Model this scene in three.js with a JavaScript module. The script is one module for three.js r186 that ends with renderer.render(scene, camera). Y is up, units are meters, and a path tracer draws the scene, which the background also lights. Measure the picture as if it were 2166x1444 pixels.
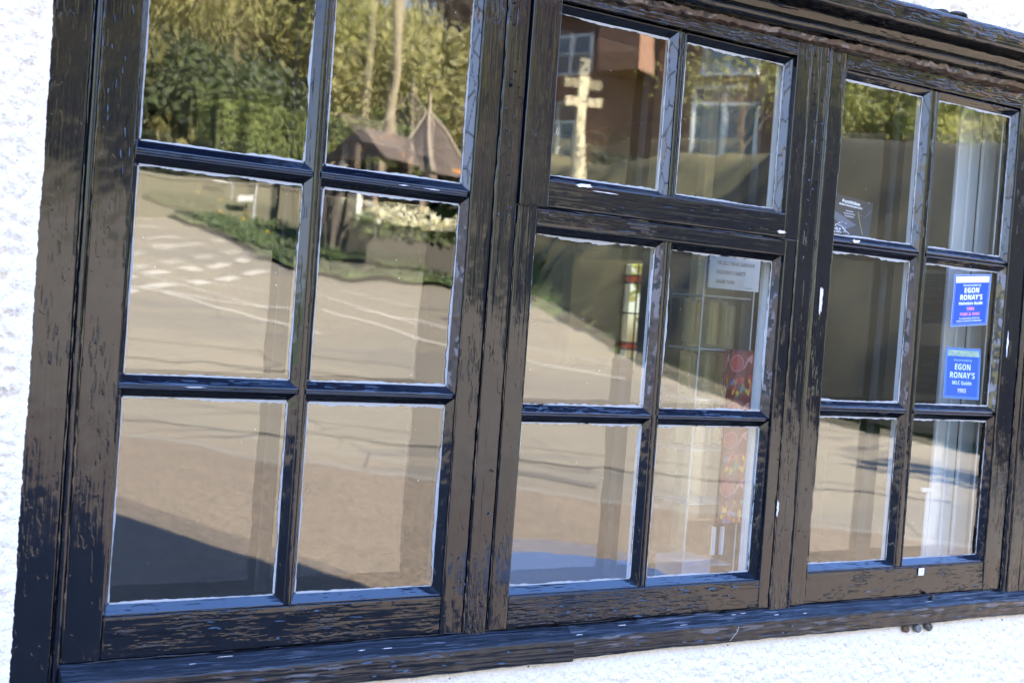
import * as THREE from 'three';
import { ImprovedNoise } from 'three/addons/math/ImprovedNoise.js';
import { mergeGeometries } from 'three/addons/utils/BufferGeometryUtils.js';
import { RoundedBoxGeometry } from 'three/addons/geometries/RoundedBoxGeometry.js';

// ---------------------------------------------------------------- camera, sky, sun, exposure
const W = 1024, H = 682;
const renderer = new THREE.WebGLRenderer({ antialias: true });
renderer.setSize(W, H);
renderer.toneMapping = THREE.LinearToneMapping;
renderer.toneMappingExposure = 17;
renderer.shadowMap.enabled = true;
const scene = new THREE.Scene();
const camera = new THREE.PerspectiveCamera(28.92, W / H, 0.05, 400);
camera.position.set(0, 1.55, 1.8);
camera.rotation.set(THREE.MathUtils.degToRad(-1.1), THREE.MathUtils.degToRad(-33.234), THREE.MathUtils.degToRad(4.213), 'YXZ');
camera.focus = 2.25;
camera.userData.fStop = 6.5;
scene.add(camera);

const SUN_DIR = new THREE.Vector3(0.335, 0.62, -0.95).normalize();   // towards the sun: behind the house, a little to the right
const sun = new THREE.DirectionalLight(new THREE.Color(1.0, 0.92, 0.80), 4.6);
sun.position.copy(SUN_DIR).multiplyScalar(60).add(new THREE.Vector3(6, 0, 8));
sun.target.position.set(6, 0, 8);
sun.castShadow = true;
sun.shadow.mapSize.set(4096, 4096);
Object.assign(sun.shadow.camera, { left: -60, right: 60, top: 60, bottom: -60, near: 1, far: 200 });
scene.add(sun, sun.target);

function makeSky() {
  const w = 512, h = 256, d = new Float32Array(w * h * 4);
  for (let j = 0; j < h; j++) for (let i = 0; i < w; i++) {
    const el = ((j + 0.5) / h - 0.5) * Math.PI, az = ((i + 0.5) / w - 0.5) * 2 * Math.PI;
    const v = [Math.cos(el) * Math.cos(az), Math.sin(el), Math.cos(el) * Math.sin(az)];
    const mu = v[0] * SUN_DIR.x + v[1] * SUN_DIR.y + v[2] * SUN_DIR.z;
    const t = Math.pow(1 - Math.max(0, v[1]), 3.2), glow = Math.pow(Math.max(0, mu), 24) * 0.35 + 0.06 * Math.pow(Math.max(0, mu), 4);
    const z = [0.060, 0.125, 0.315], hz = [0.27, 0.31, 0.35];
    for (let c = 0; c < 3; c++) {
      let x = z[c] + (hz[c] - z[c]) * t + glow * [1, 0.95, 0.85][c];
      if (v[1] < 0) x = [0.11, 0.10, 0.08][c];
      d[(j * w + i) * 4 + c] = x;
    }
    d[(j * w + i) * 4 + 3] = 1;
  }
  const t = new THREE.DataTexture(d, w, h, THREE.RGBAFormat, THREE.FloatType);
  t.mapping = THREE.EquirectangularReflectionMapping; t.magFilter = t.minFilter = THREE.LinearFilter; t.needsUpdate = true;
  return t;
}
scene.background = makeSky();
scene.environment = scene.background;

// ---------------------------------------------------------------- helpers
let seed = 20240417;
const rnd = () => { seed = (seed * 1664525 + 1013904223) >>> 0; return seed / 4294967296; };
const rr = (a, b) => a + (b - a) * rnd();
const gauss = () => (rnd() + rnd() + rnd() + rnd() - 2) * 0.87;
const perlin = new ImprovedNoise();
const N3 = (x, y, z) => perlin.noise(x + 31.7, y + 17.3, z + 5.9);
const clamp = (x, a = 0, b = 1) => Math.min(b, Math.max(a, x));
const sstep = (a, b, x) => { const t = clamp((x - a) / (b - a)); return t * t * (3 - 2 * t); };
const lin = (r, g, b) => new THREE.Color().setRGB(r, g, b);
const taken = {};
function numbered(name) { const n = taken[name] = (taken[name] ?? -1) + 1; return n ? `${name}_${String(n).padStart(3, '0')}` : name; }
function thing(name, label, category, group, parent = scene) {
  const o = new THREE.Group(); o.name = numbered(name); parent.add(o);
  o.userData = { label, category }; if (group) o.userData.group = group;
  return o;
}
function grp(name, parent) { const o = new THREE.Group(); o.name = numbered(name); parent.add(o); return o; }
function put(name, geo, mat, parent = scene) {
  const m = new THREE.Mesh(geo, mat); m.name = numbered(name); m.castShadow = m.receiveShadow = true; parent.add(m); return m;
}
function tag(o, label, category, group) { o.userData.label = label; o.userData.category = category; if (group) o.userData.group = group; return o; }
function kind(o, k, label) { o.userData.kind = k; if (label) o.userData.label = label; return o; }
function box(x0, x1, y0, y1, z0, z1) {
  const g = new THREE.BoxGeometry(x1 - x0, y1 - y0, z1 - z0); g.translate((x0 + x1) / 2, (y0 + y1) / 2, (z0 + z1) / 2); return g;
}
function rbox(x0, x1, y0, y1, z0, z1, r = 0.002) {
  const g = new RoundedBoxGeometry(x1 - x0, y1 - y0, z1 - z0, 2, r); g.translate((x0 + x1) / 2, (y0 + y1) / 2, (z0 + z1) / 2); return g;
}
const merge = (list) => mergeGeometries(list.map((g) => { const a = g.index ? g.toNonIndexed() : g; for (const k of Object.keys(a.attributes)) if (!['position', 'normal', 'uv', 'color'].includes(k)) a.deleteAttribute(k); return a; }));

// tileable value noise
const PERM = new Uint8Array(65536); for (let i = 0; i < 65536; i++) PERM[i] = Math.floor(rnd() * 256);
function vn(x, y, px, py, s) {
  const xi = Math.floor(x), yi = Math.floor(y), fx = x - xi, fy = y - yi, ux = fx * fx * (3 - 2 * fx), uy = fy * fy * (3 - 2 * fy);
  const h = (a, b) => PERM[((((a % px) + px) % px) * 131 + (((b % py) + py) % py) * 8191 + s * 977) & 65535] / 255;
  const a = h(xi, yi), b = h(xi + 1, yi), c = h(xi, yi + 1), d = h(xi + 1, yi + 1);
  return a + (b - a) * ux + (c - a) * uy + (a - b - c + d) * ux * uy;
}
function fb(u, v, fx, fy, oct, s) {            // u, v in 0..1, tiles
  let a = 0, w = 0.5, t = 0;
  for (let o = 0; o < oct; o++) { a += w * vn(u * fx, v * fy, fx, fy, s + o * 7); t += w; w *= 0.5; fx *= 2; fy *= 2; }
  return a / t;
}
function worley(u, v, n, m, s) {                // distance to nearest feature point, tiles
  const x = u * n, y = v * m, xi = Math.floor(x), yi = Math.floor(y); let d1 = 9, d2 = 9;
  for (let j = -1; j <= 1; j++) for (let i = -1; i <= 1; i++) {
    const cx = xi + i, cy = yi + j, k = ((((cx % n) + n) % n) * 197 + (((cy % m) + m) % m) * 7919 + s * 577);
    const dx = cx + PERM[k & 65535] / 255 - x, dy = cy + PERM[(k * 3 + 77) & 65535] / 255 - y, d = Math.hypot(dx, dy);
    if (d < d1) { d2 = d1; d1 = d; } else if (d < d2) d2 = d;
  }
  return [d1, d2];
}
function tex(w, h, fn, srgb = false, wrap = true) {
  const d = new Uint8Array(w * h * 4);
  for (let j = 0; j < h; j++) for (let i = 0; i < w; i++) {
    const c = fn((i + 0.5) / w, (j + 0.5) / h), k = (j * w + i) * 4;
    if (typeof c === 'number') d[k] = d[k + 1] = d[k + 2] = clamp(c) * 255;
    else for (let q = 0; q < 3; q++) d[k + q] = (srgb ? (c[q] <= 0.0031308 ? 12.92 * c[q] : 1.055 * Math.pow(clamp(c[q]), 1 / 2.4) - 0.055) : clamp(c[q])) * 255;
    d[k + 3] = 255;
  }
  const t = new THREE.DataTexture(d, w, h, THREE.RGBAFormat);
  if (srgb) t.colorSpace = THREE.SRGBColorSpace;
  t.wrapS = t.wrapT = wrap ? THREE.RepeatWrapping : THREE.ClampToEdgeWrapping;
  t.magFilter = t.minFilter = THREE.LinearFilter; t.needsUpdate = true; return t;
}
const mix3 = (a, b, t) => [a[0] + (b[0] - a[0]) * t, a[1] + (b[1] - a[1]) * t, a[2] + (b[2] - a[2]) * t];

// ---------------------------------------------------------------- black gloss paint, old and cracked
// u runs along the timber (0.8 m a tile), v across it (0.8 m a tile); heavy says how weathered
function paintMaps(w, h, fxA, fyA, heavyAt, s, extra = 0) {
  const parts = (u, v) => {
    const hv = heavyAt(u, v);
    const brush = fb(u, v, fxA * 6, fyA * 230, 2, s), wav = fb(u, v, fxA * 30, fyA * 44, 3, s + 40);
    const zone = 0.55 * fb(u, v, fxA * 4, fyA * 9, 3, s + 200) + 0.45 * fb(u, v, fxA * 18, fyA * 46, 2, s + 230), th = 0.70 - 0.34 * hv;
    const loss = sstep(th - 0.07, th + 0.07, zone), fleck = fb(u, v, fxA * 50, fyA * 260, 3, s + 120), dash = fb(u, v, fxA * 34, fyA * 280, 2, s + 160);
    const peel = fb(u, v, fxA * 16, fyA * 90, 3, s + 260);
    return { hv, brush, wav, loss, fleck, dash: sstep(0.60, 0.68, dash) * loss, peel: sstep(0.655, 0.675, peel) * (0.2 + 0.8 * hv) };
  };
  const height = tex(w, h, (u, v) => {
    const p = parts(u, v);
    return 0.50 + (p.brush - 0.5) * (0.10 + 0.05 * p.hv + extra) + (p.wav - 0.5) * (0.07 + 0.10 * p.hv) - p.dash * 0.27 + (p.fleck - 0.5) * (0.02 + 0.44 * p.loss * p.hv) + 0.22 * p.peel;
  });
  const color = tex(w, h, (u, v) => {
    const p = parts(u, v), base = mix3([0.0035, 0.0048, 0.0085], [0.0055, 0.007, 0.012], p.wav);  // blue in the base stands in for sky sheen scattered by the gloss
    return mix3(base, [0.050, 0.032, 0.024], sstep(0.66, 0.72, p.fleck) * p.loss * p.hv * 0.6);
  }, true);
  const rough = tex(w, h, (u, v) => { const p = parts(u, v); return 0.05 + 0.045 * p.brush + p.loss * p.hv * 0.06 + p.dash * 0.2 + 0.02 * (1 - sstep(0.15, 0.3, p.hv)); });
  return { height, color, rough };
}
const paintMat = (m, bump) => new THREE.MeshPhysicalMaterial({ color: 0xffffff, ior: 1.5, map: m.color, roughness: 1, roughnessMap: m.rough, metalness: 0, bumpMap: m.height, bumpScale: bump });
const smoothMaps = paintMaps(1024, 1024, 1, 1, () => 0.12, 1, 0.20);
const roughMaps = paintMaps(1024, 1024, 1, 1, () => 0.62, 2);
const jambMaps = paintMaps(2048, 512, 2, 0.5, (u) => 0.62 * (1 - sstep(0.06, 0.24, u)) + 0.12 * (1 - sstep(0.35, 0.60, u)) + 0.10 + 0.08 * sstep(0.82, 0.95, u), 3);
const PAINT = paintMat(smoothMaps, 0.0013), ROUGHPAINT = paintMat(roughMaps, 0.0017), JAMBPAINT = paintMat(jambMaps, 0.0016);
const SKYPAINT = new THREE.MeshPhysicalMaterial({ color: lin(0.004, 0.006, 0.013), ior: 1.7, roughness: 0.09, bumpMap: roughMaps.height, bumpScale: 0.0006 });   // thick glossy paint on the putty, blue in its base for sky sheen
const SILLPAINT = (() => {                     // weathered: the grain stands proud of thin paint
  const gr = (u, v) => fb(u, v, 10, 260, 3, 900), st = (u, v) => fb(u, v, 14, 180, 3, 920), pt = (u, v) => fb(u, v, 8, 40, 3, 940);
  return new THREE.MeshPhysicalMaterial({
    map: tex(1024, 1024, (u, v) => mix3(mix3([0.005, 0.006, 0.009], [0.012, 0.013, 0.018], gr(u, v)), [0.11, 0.105, 0.115], sstep(0.635, 0.70, st(u, v)) * sstep(0.40, 0.60, pt(u, v)) * 0.8), true),
    ior: 1.5, roughness: 1, roughnessMap: tex(512, 512, (u, v) => 0.18 + 0.22 * gr(u, v)), bumpMap: tex(1024, 1024, (u, v) => 0.65 * gr(u, v) + 0.35 * pt(u, v)), bumpScale: 0.0020 });
})();
const WORN = (() => {
  const f = (u, v) => fb(u, v, 26, 90, 3, 300), c = (u, v) => fb(u, v, 70, 120, 2, 320);
  const color = tex(512, 512, (u, v) => { const a = f(u, v), b = c(u, v); return mix3(mix3([0.075, 0.040, 0.024], [0.025, 0.015, 0.011], b), b > 0.55 ? [0.008, 0.008, 0.010] : [0.15, 0.12, 0.115], sstep(0.52, 0.62, a)); }, true);
  return new THREE.MeshStandardMaterial({ map: color, roughness: 0.42, bumpMap: tex(512, 512, (u, v) => 0.5 * f(u, v) + 0.5 * c(u, v)), bumpScale: 0.0025 });
})();
const LICHEN = (() => {
  const f = (u, v) => fb(u, v, 40, 90, 3, 340), c = (u, v) => fb(u, v, 90, 140, 2, 350);
  const color = tex(512, 512, (u, v) => { const a = f(u, v), b = c(u, v); return mix3(mix3([0.17, 0.12, 0.035], [0.03, 0.024, 0.02], sstep(0.4, 0.6, b)), [0.22, 0.20, 0.20], sstep(0.56, 0.66, a)); }, true);
  return new THREE.MeshStandardMaterial({ map: color, roughness: 0.5, bumpMap: tex(512, 512, (u, v) => 0.5 * f(u, v) + 0.5 * c(u, v)), bumpScale: 0.0025 });
})();
const GREYWORN = (() => {                      // thin bluish old paint with hairline cracks, still glossy
  const cr = (u, v) => { const [a, b] = worley(u, v, 16, 70, 8); return sstep(0.10, 0.02, b - a); };
  const color = tex(1024, 512, (u, v) => { const n = fb(u, v, 22, 70, 3, 400); return mix3(mix3([0.075, 0.082, 0.098], [0.10, 0.065, 0.055], sstep(0.60, 0.70, n)), [0.012, 0.010, 0.010], cr(u, v) * 0.9); }, true);
  return new THREE.MeshPhysicalMaterial({ map: color, roughness: 0.16, bumpMap: tex(1024, 512, (u, v) => 0.6 * fb(u, v, 30, 90, 2, 420) + 0.4 * (1 - cr(u, v))), bumpScale: 0.0012 });
})();
const WHITE = new THREE.MeshStandardMaterial({ color: lin(0.72, 0.72, 0.70), roughness: 0.38 });
const UPVC = new THREE.MeshPhysicalMaterial({ color: lin(0.76, 0.77, 0.78), roughness: 0.3 });
const PUTTY = new THREE.MeshStandardMaterial({ color: lin(0.40, 0.395, 0.39), roughness: 0.5 });
const matte = (r, g, b, ro = 0.85) => new THREE.MeshStandardMaterial({ color: lin(r, g, b), roughness: ro });

// A length of timber: a closed section [across, z] run along x or y, corners eased, faces slightly uneven.
function timber(axis, a, b, sect, o = {}) {
  const { r = 0.0022, amp = 0.0007, step = 0.007, jamb = false, uo = rnd(), vo = rnd(), shift = null, sub = 0.006 } = o;
  const P = [], n = sect.length;
  for (let i = 0; i < n; i++) {                                  // ease the corners
    const p = sect[i], q = sect[(i + n - 1) % n], s = sect[(i + 1) % n];
    const lq = Math.hypot(q[0] - p[0], q[1] - p[1]), ls = Math.hypot(s[0] - p[0], s[1] - p[1]), k = Math.min(r, lq * 0.4, ls * 0.4);
    const A = [p[0] + (q[0] - p[0]) / lq * k, p[1] + (q[1] - p[1]) / lq * k], B = [p[0] + (s[0] - p[0]) / ls * k, p[1] + (s[1] - p[1]) / ls * k];
    const M = [(A[0] + B[0] + 2 * p[0]) / 4, (A[1] + B[1] + 2 * p[1]) / 4];
    P.push(A, M, B);
  }
  const Q = [];
  for (let i = 0; i < P.length; i++) {                           // split long faces
    const p = P[i], s = P[(i + 1) % P.length], l = Math.hypot(s[0] - p[0], s[1] - p[1]), k = Math.max(1, Math.round(l / sub));
    for (let j = 0; j < k; j++) Q.push([p[0] + (s[0] - p[0]) * j / k, p[1] + (s[1] - p[1]) * j / k]);
  }
  let area = 0; for (let i = 0; i < Q.length; i++) { const p = Q[i], s = Q[(i + 1) % Q.length]; area += p[0] * s[1] - s[0] * p[1]; }
  if (area < 0) Q.reverse();
  const m = Q.length, L = Math.max(2, Math.ceil(Math.abs(b - a) / step)), pos = [], uv = [], idx = [];
  const run = [0]; for (let i = 0; i < m; i++) { const p = Q[i], s = Q[(i + 1) % m]; run.push(run[i] + Math.hypot(s[0] - p[0], s[1] - p[1])); }
  for (let k = 0; k <= L; k++) {
    const t = a + (b - a) * k / L;
    for (let i = 0; i <= m; i++) {
      const q = Q[(i + m - 1) % m], p = Q[i % m], s = Q[(i + 1) % m];
      let nx = s[1] - q[1], nz = -(s[0] - q[0]); const nl = Math.hypot(nx, nz) || 1; nx /= nl; nz /= nl;
      const X = axis === 'x' ? t : p[0], Y = axis === 'x' ? p[0] : t;
      const along = axis === 'x' ? [X * 18, Y * 60] : [X * 60, Y * 18];
      const d = amp * (0.9 * N3(along[0], along[1], p[1] * 50 + uo * 40) + 0.5 * N3(X * 95, Y * 95, p[1] * 95) + 0.9 * N3(t * 4, uo * 30, 2));
      let ac = p[0] + nx * d, z = p[1] + nz * d;
      if (shift) { const sft = shift(t, ac, z); ac += sft[0]; z += sft[1]; }
      if (axis === 'x') pos.push(t, ac, z); else pos.push(ac, t, z);
      if (jamb) uv.push((t - 0.92) / 1.28, run[i] / 0.32 + vo); else uv.push(t / 0.8 + uo, run[i] / 0.8 + vo);
    }
  }
  const R = m + 1, flip = axis === 'x';
  for (let k = 0; k < L; k++) for (let i = 0; i < m; i++) {
    const A = k * R + i, B = A + 1, C = A + R, D = C + 1;
    if (flip) idx.push(A, C, B, B, C, D); else idx.push(A, B, C, B, D, C);
  }
  for (const [k, f] of [[0, flip], [L, !flip]]) {                 // end caps
    const c = pos.length / 3; let sx = 0, sy = 0, sz = 0;
    for (let i = 0; i < m; i++) { sx += pos[(k * R + i) * 3]; sy += pos[(k * R + i) * 3 + 1]; sz += pos[(k * R + i) * 3 + 2]; }
    pos.push(sx / m, sy / m, sz / m); uv.push(0, 0);
    const c0 = pos.length / 3;
    for (let i = 0; i <= m; i++) { const j = (k * R + i) * 3; pos.push(pos[j], pos[j + 1], pos[j + 2]); uv.push(uv[(k * R + i) * 2], uv[(k * R + i) * 2 + 1]); }
    for (let i = 0; i < m; i++) f ? idx.push(c, c0 + i, c0 + i + 1) : idx.push(c, c0 + i + 1, c0 + i);
  }
  const g = new THREE.BufferGeometry();
  g.setAttribute('position', new THREE.Float32BufferAttribute(pos, 3)); g.setAttribute('uv', new THREE.Float32BufferAttribute(uv, 2)); g.setIndex(idx);
  // the seam (first and last column) shares normals
  g.computeVertexNormals();
  const nn = g.attributes.normal;
  for (let k = 0; k <= L; k++) { const A = k * R, B = k * R + m; const v = new THREE.Vector3(nn.getX(A) + nn.getX(B), nn.getY(A) + nn.getY(B), nn.getZ(A) + nn.getZ(B)).normalize(); nn.setXYZ(A, v.x, v.y, v.z); nn.setXYZ(B, v.x, v.y, v.z); }
  return g;
}
const rect = (a0, a1, z0, z1) => [[a0, z0], [a1, z0], [a1, z1], [a0, z1]];

// ---------------------------------------------------------------- the lie of the land
const roadEdgeX = (z) => 13 + Math.max(0, z - 14) * 0.28;
const rise = (z) => 0.05 * clamp(z - 2, 0, 10) + 0.16 * Math.max(0, z - 12);
function land(x, z) {
  const b = rise(Math.min(z, 30)) + Math.max(0, z - 30) * 0.30 - Math.max(0, z - 46) * 0.24 * sstep(20, 30, x);
  const top = Math.max(4.5 + (z - 14) * 0.05 + Math.max(0, z - 26) * 0.13, 1.2);
  const terrace = rise(z) + Math.max(0, x - roadEdgeX(z)) * 0.95;
  if (x > roadEdgeX(z) && z > 2) return Math.max(z > 30 ? Math.min(b, top + Math.max(0, z - 46) * 0.3) : rise(z), Math.min(terrace, top * sstep(2, 7, z)));
  return b;
}
const VERGE = [[9.93, 30.4], [10.1, 27.5], [10.25, 25.06], [10.1, 22.6], [10.5, 21.3], [13.28, 20.6], [15.2, 20.2], [18.5, 30.4]];
const KERB = [[-14, 27], [-6, 20], [0, 13], [2.2, 10.1], [3.31, 8.74], [4.16, 7.2], [4.86, 6.5], [5.72, 5.95], [6.4, 5.3], [8.2, 3.6], [12, 1.2], [20, -1.5]];
function inside(x, z, poly) { let c = false; for (let i = 0, j = poly.length - 1; i < poly.length; j = i++) { const [xi, zi] = poly[i], [xj, zj] = poly[j]; if ((zi > z) !== (zj > z) && x < (xj - xi) * (z - zi) / (zj - zi) + xi) c = !c; } return c; }
function sheet(x0, x1, z0, z1, st, hf, keep, uvs = 1) {
  const nx = Math.round((x1 - x0) / st), nz = Math.round((z1 - z0) / st), pos = [], uv = [], idx = [];
  for (let j = 0; j <= nz; j++) for (let i = 0; i <= nx; i++) { const x = x0 + (x1 - x0) * i / nx, z = z0 + (z1 - z0) * j / nz; pos.push(x, hf(x, z), z); uv.push(x / uvs, z / uvs); }
  for (let j = 0; j < nz; j++) for (let i = 0; i < nx; i++) {
    if (keep && !keep(x0 + (i + 0.5) * st, z0 + (j + 0.5) * st)) continue;
    const a = j * (nx + 1) + i, b = a + 1, c = a + nx + 1, d = c + 1; idx.push(a, c, b, b, c, d);
  }
  const g = new THREE.BufferGeometry(); g.setAttribute('position', new THREE.Float32BufferAttribute(pos, 3)); g.setAttribute('uv', new THREE.Float32BufferAttribute(uv, 2)); g.setIndex(idx); g.computeVertexNormals(); return g;
}
// strip between two polylines, n pieces across
function strip(L, Rr, n, hf, uvs) {
  const pos = [], uv = [], idx = [], m = L.length;
  for (let k = 0; k < m; k++) for (let i = 0; i <= n; i++) { const t = i / n, x = L[k][0] + (Rr[k][0] - L[k][0]) * t, z = L[k][1] + (Rr[k][1] - L[k][1]) * t; pos.push(x, hf(x, z), z); uv.push(x / uvs, z / uvs); }
  for (let k = 0; k < m - 1; k++) for (let i = 0; i < n; i++) { const a = k * (n + 1) + i, b = a + 1, c = a + n + 1, d = c + 1; idx.push(a, b, c, b, d, c); }
  const g = new THREE.BufferGeometry(); g.setAttribute('position', new THREE.Float32BufferAttribute(pos, 3)); g.setAttribute('uv', new THREE.Float32BufferAttribute(uv, 2)); g.setIndex(idx); g.computeVertexNormals();
  if (g.attributes.normal.getY(0) < 0) { g.setIndex(idx.map((_, q) => idx[q - q % 3 + [0, 2, 1][q % 3]])); g.computeVertexNormals(); }
  return g;
}
const asphaltTex = tex(1024, 1024, (u, v) => {
  const a = fb(u, v, 9, 9, 5, 500), g = 0.5 * fb(u, v, 220, 220, 2, 510) + 0.5 * sstep(0.3, 0.7, fb(u, v, 420, 420, 1, 515)), p = fb(u, v, 3, 9, 2, 520), [w1, w2] = worley(u, v, 5, 4, 9);
  const crack = sstep(0.018, 0.004, w2 - w1) * sstep(0.45, 0.6, a);
  const c = mix3([0.155, 0.135, 0.098], [0.215, 0.185, 0.130], a * 0.7 + g * 0.5 - 0.1);
  return mix3(mix3(c, [0.12, 0.11, 0.09], sstep(0.60, 0.66, p) * 0.5), [0.05, 0.045, 0.04], crack * 0.8);
}, true);
const paveTex = tex(1024, 1024, (u, v) => { const g = 0.5 * fb(u, v, 110, 110, 2, 540) + 0.5 * fb(u, v, 230, 230, 2, 545), a = fb(u, v, 5, 5, 4, 550); return mix3(mix3([0.112, 0.090, 0.062], [0.165, 0.132, 0.092], a), mix3([0.03, 0.022, 0.016], [0.36, 0.275, 0.185], sstep(0.35, 0.68, g)), 0.26); }, true);
const grassTex = tex(512, 512, (u, v) => { const g = fb(u, v, 120, 120, 2, 560), a = fb(u, v, 6, 6, 3, 570); return mix3([0.050, 0.085, 0.018], [0.115, 0.150, 0.035], 0.5 * g + 0.5 * a); }, true);
const ASPHALT = new THREE.MeshStandardMaterial({ map: asphaltTex, roughness: 0.9 }), PAVING = new THREE.MeshStandardMaterial({ map: paveTex, roughness: 0.9 }), GRASS = new THREE.MeshStandardMaterial({ map: grassTex, roughness: 0.95 });
const ROADPAINT = matte(0.40, 0.375, 0.31);

const onRoad = (x, z) => x > -24 && x < roadEdgeX(z) + 0.6 && z < 31 && z > -2;
kind(put('ground', sheet(-60, 90, -40, 100, 1.0, (x, z) => (onRoad(x, z) ? Math.min(land(x, z), rise(z)) - 0.12 : land(x, z)) + 0.15 * N3(x * 0.4, z * 0.4, 1) * (z > 3 ? 1 : 0) - 0.02, null, 3), GRASS), 'structure');
kind(put('hill', sheet(-10, 90, 31.5, 100, 1.2, (x, z) => land(x, z) + 0.06 + 0.5 * N3(x * 0.3, z * 0.3, 6) * sstep(31, 38, z), (x, z) => x < 0.68 * (z + 2) || z > 58, 4), new THREE.MeshStandardMaterial({ map: tex(256, 256, (u, v) => mix3([0.10, 0.09, 0.03], [0.20, 0.17, 0.065], fb(u, v, 16, 16, 4, 590)), true), roughness: 0.95 })), 'structure');
kind(put('road', sheet(-24, 22, -2, 31, 0.25, (x, z) => rise(z) + 0.02, (x, z) => x < roadEdgeX(z) + 0.1, 9), ASPHALT), 'structure');
{
  const K = []; for (let i = 0; i < KERB.length - 1; i++) for (let k = 0; k < 10; k++) K.push([KERB[i][0] + (KERB[i + 1][0] - KERB[i][0]) * k / 10, KERB[i][1] + (KERB[i + 1][1] - KERB[i][1]) * k / 10]);
  const near = K.map(([x]) => [x, Math.min(-0.0, KERB[KERB.length - 1][1])]);
  kind(put('pavement', strip(near.map(([x]) => [x, -0.31]), K, 24, (x, z) => rise(z) + 0.07, 2.4), PAVING), 'structure');
  const K2 = K.map(([x, z], i) => { const q = K[Math.min(i + 1, K.length - 1)], p = K[Math.max(0, i - 1)], l = Math.hypot(q[0] - p[0], q[1] - p[1]); return [x - (q[1] - p[1]) / l * 0.12, z + (q[0] - p[0]) / l * 0.12]; });
  const kg = merge([strip(K, K2, 1, (x, z) => rise(z) + 0.072, 1), strip(K2, K2.map(([x, z]) => [x + 0.008, z + 0.012]), 1, (x, z) => rise(z) + 0.045, 1)]);
  kind(put('kerb', kg, matte(0.19, 0.175, 0.14)), 'structure');
}
kind(put('grass_verge', sheet(9, 19, 20, 30.5, 0.25, (x, z) => rise(z) + 0.12 + 0.05 * N3(x * 2, z * 2, 4), (x, z) => inside(x, z, VERGE), 3), GRASS), 'structure');
const bankY = (x, z) => { const b = land(x, z), e = sstep(0, 0.8, x - roadEdgeX(z)); return b + 0.10 + 0.32 * e + e * (0.14 * N3(x * 1.2, z * 1.2, 9) + 0.06 * N3(x * 4, z * 4, 3)); };
const onBank = (x, z) => x > roadEdgeX(z) && (x - roadEdgeX(z)) < 6.6 && !inside(x, z, VERGE), split = (x) => 17.2 + 0.9 * N3(x * 0.9, 1, 4) - (x - 13) * 0.15;
kind(put('dark_bank', sheet(12.8, 24, 1, 34, 0.25, bankY, (x, z) => onBank(x, z) && z <= split(x), 2),  // nearer stretch of the bank, a darker brown than the grass beyond
  new THREE.MeshStandardMaterial({ map: tex(512, 512, (u, v) => mix3([0.028, 0.026, 0.012], [0.050, 0.044, 0.022], fb(u, v, 40, 40, 3, 580)), true), roughness: 0.9 })), 'structure');
kind(put('grass_bank', sheet(12.8, 24, 1, 34, 0.25, bankY, (x, z) => onBank(x, z) && z > split(x), 2),
  new THREE.MeshStandardMaterial({ map: tex(512, 512, (u, v) => mix3([0.090, 0.082, 0.030], [0.165, 0.140, 0.062], fb(u, v, 30, 30, 4, 585)), true), roughness: 0.95 })), 'structure');

function roadLine(p, q, w, dash = 0, gap = 0) {
  const L = Math.hypot(q[0] - p[0], q[1] - p[1]), d = [(q[0] - p[0]) / L, (q[1] - p[1]) / L], n = [-d[1] * w / 2, d[0] * w / 2], out = [];
  for (let s = 0; s < L; s += dash ? dash + gap : L) {
    const e = Math.min(L, s + (dash || L)), k = Math.max(2, Math.ceil((e - s) / 0.3)), A = [], B = [];
    for (let i = 0; i <= k; i++) { const t = s + (e - s) * i / k; A.push([p[0] + d[0] * t + n[0], p[1] + d[1] * t + n[1]]); B.push([p[0] + d[0] * t - n[0], p[1] + d[1] * t - n[1]]); }
    out.push(strip(A, B, 1, (x, z) => rise(z) + 0.030, 1));
  }
  return out;
}
{
  const marks = [...roadLine([6.3, 18.3], [8.05, 15.2], 0.13), ...roadLine([9.1, 17.5], [10.2, 14.6], 0.13), ...roadLine([9.9, 17.8], [11.6, 15.5], 0.13), ...roadLine([10.7, 14.4], [11.8, 13.4], 0.12),
    ...roadLine([5.6, 17.4], [9.6, 21.4], 0.24, 0.7, 0.5), ...roadLine([6.0, 18.8], [9.7, 22.6], 0.24, 0.7, 0.5), ...roadLine([4.0, 22.0], [9.0, 23.6], 0.2, 0.8, 0.6), ...roadLine([4.2, 23.2], [9.1, 24.7], 0.2, 0.8, 0.6), ...roadLine([3, 19.5], [8.3, 17.2], 0.12)];
  kind(put('road_marking', merge(marks), ROADPAINT), 'structure');
  const dark = [...roadLine([1, 14.2], [8, 12.6], 0.05), ...roadLine([8, 12.6], [12.9, 9.3], 0.05), ...roadLine([2, 11.6], [5.3, 8.4], 0.035), ...roadLine([5.3, 8.4], [9.5, 5.6], 0.05), ...roadLine([5.8, 7.2], [6.4, 6.6], 0.22)];
  kind(put('road_seam', merge(dark), matte(0.065, 0.058, 0.048)), 'structure');
}

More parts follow.
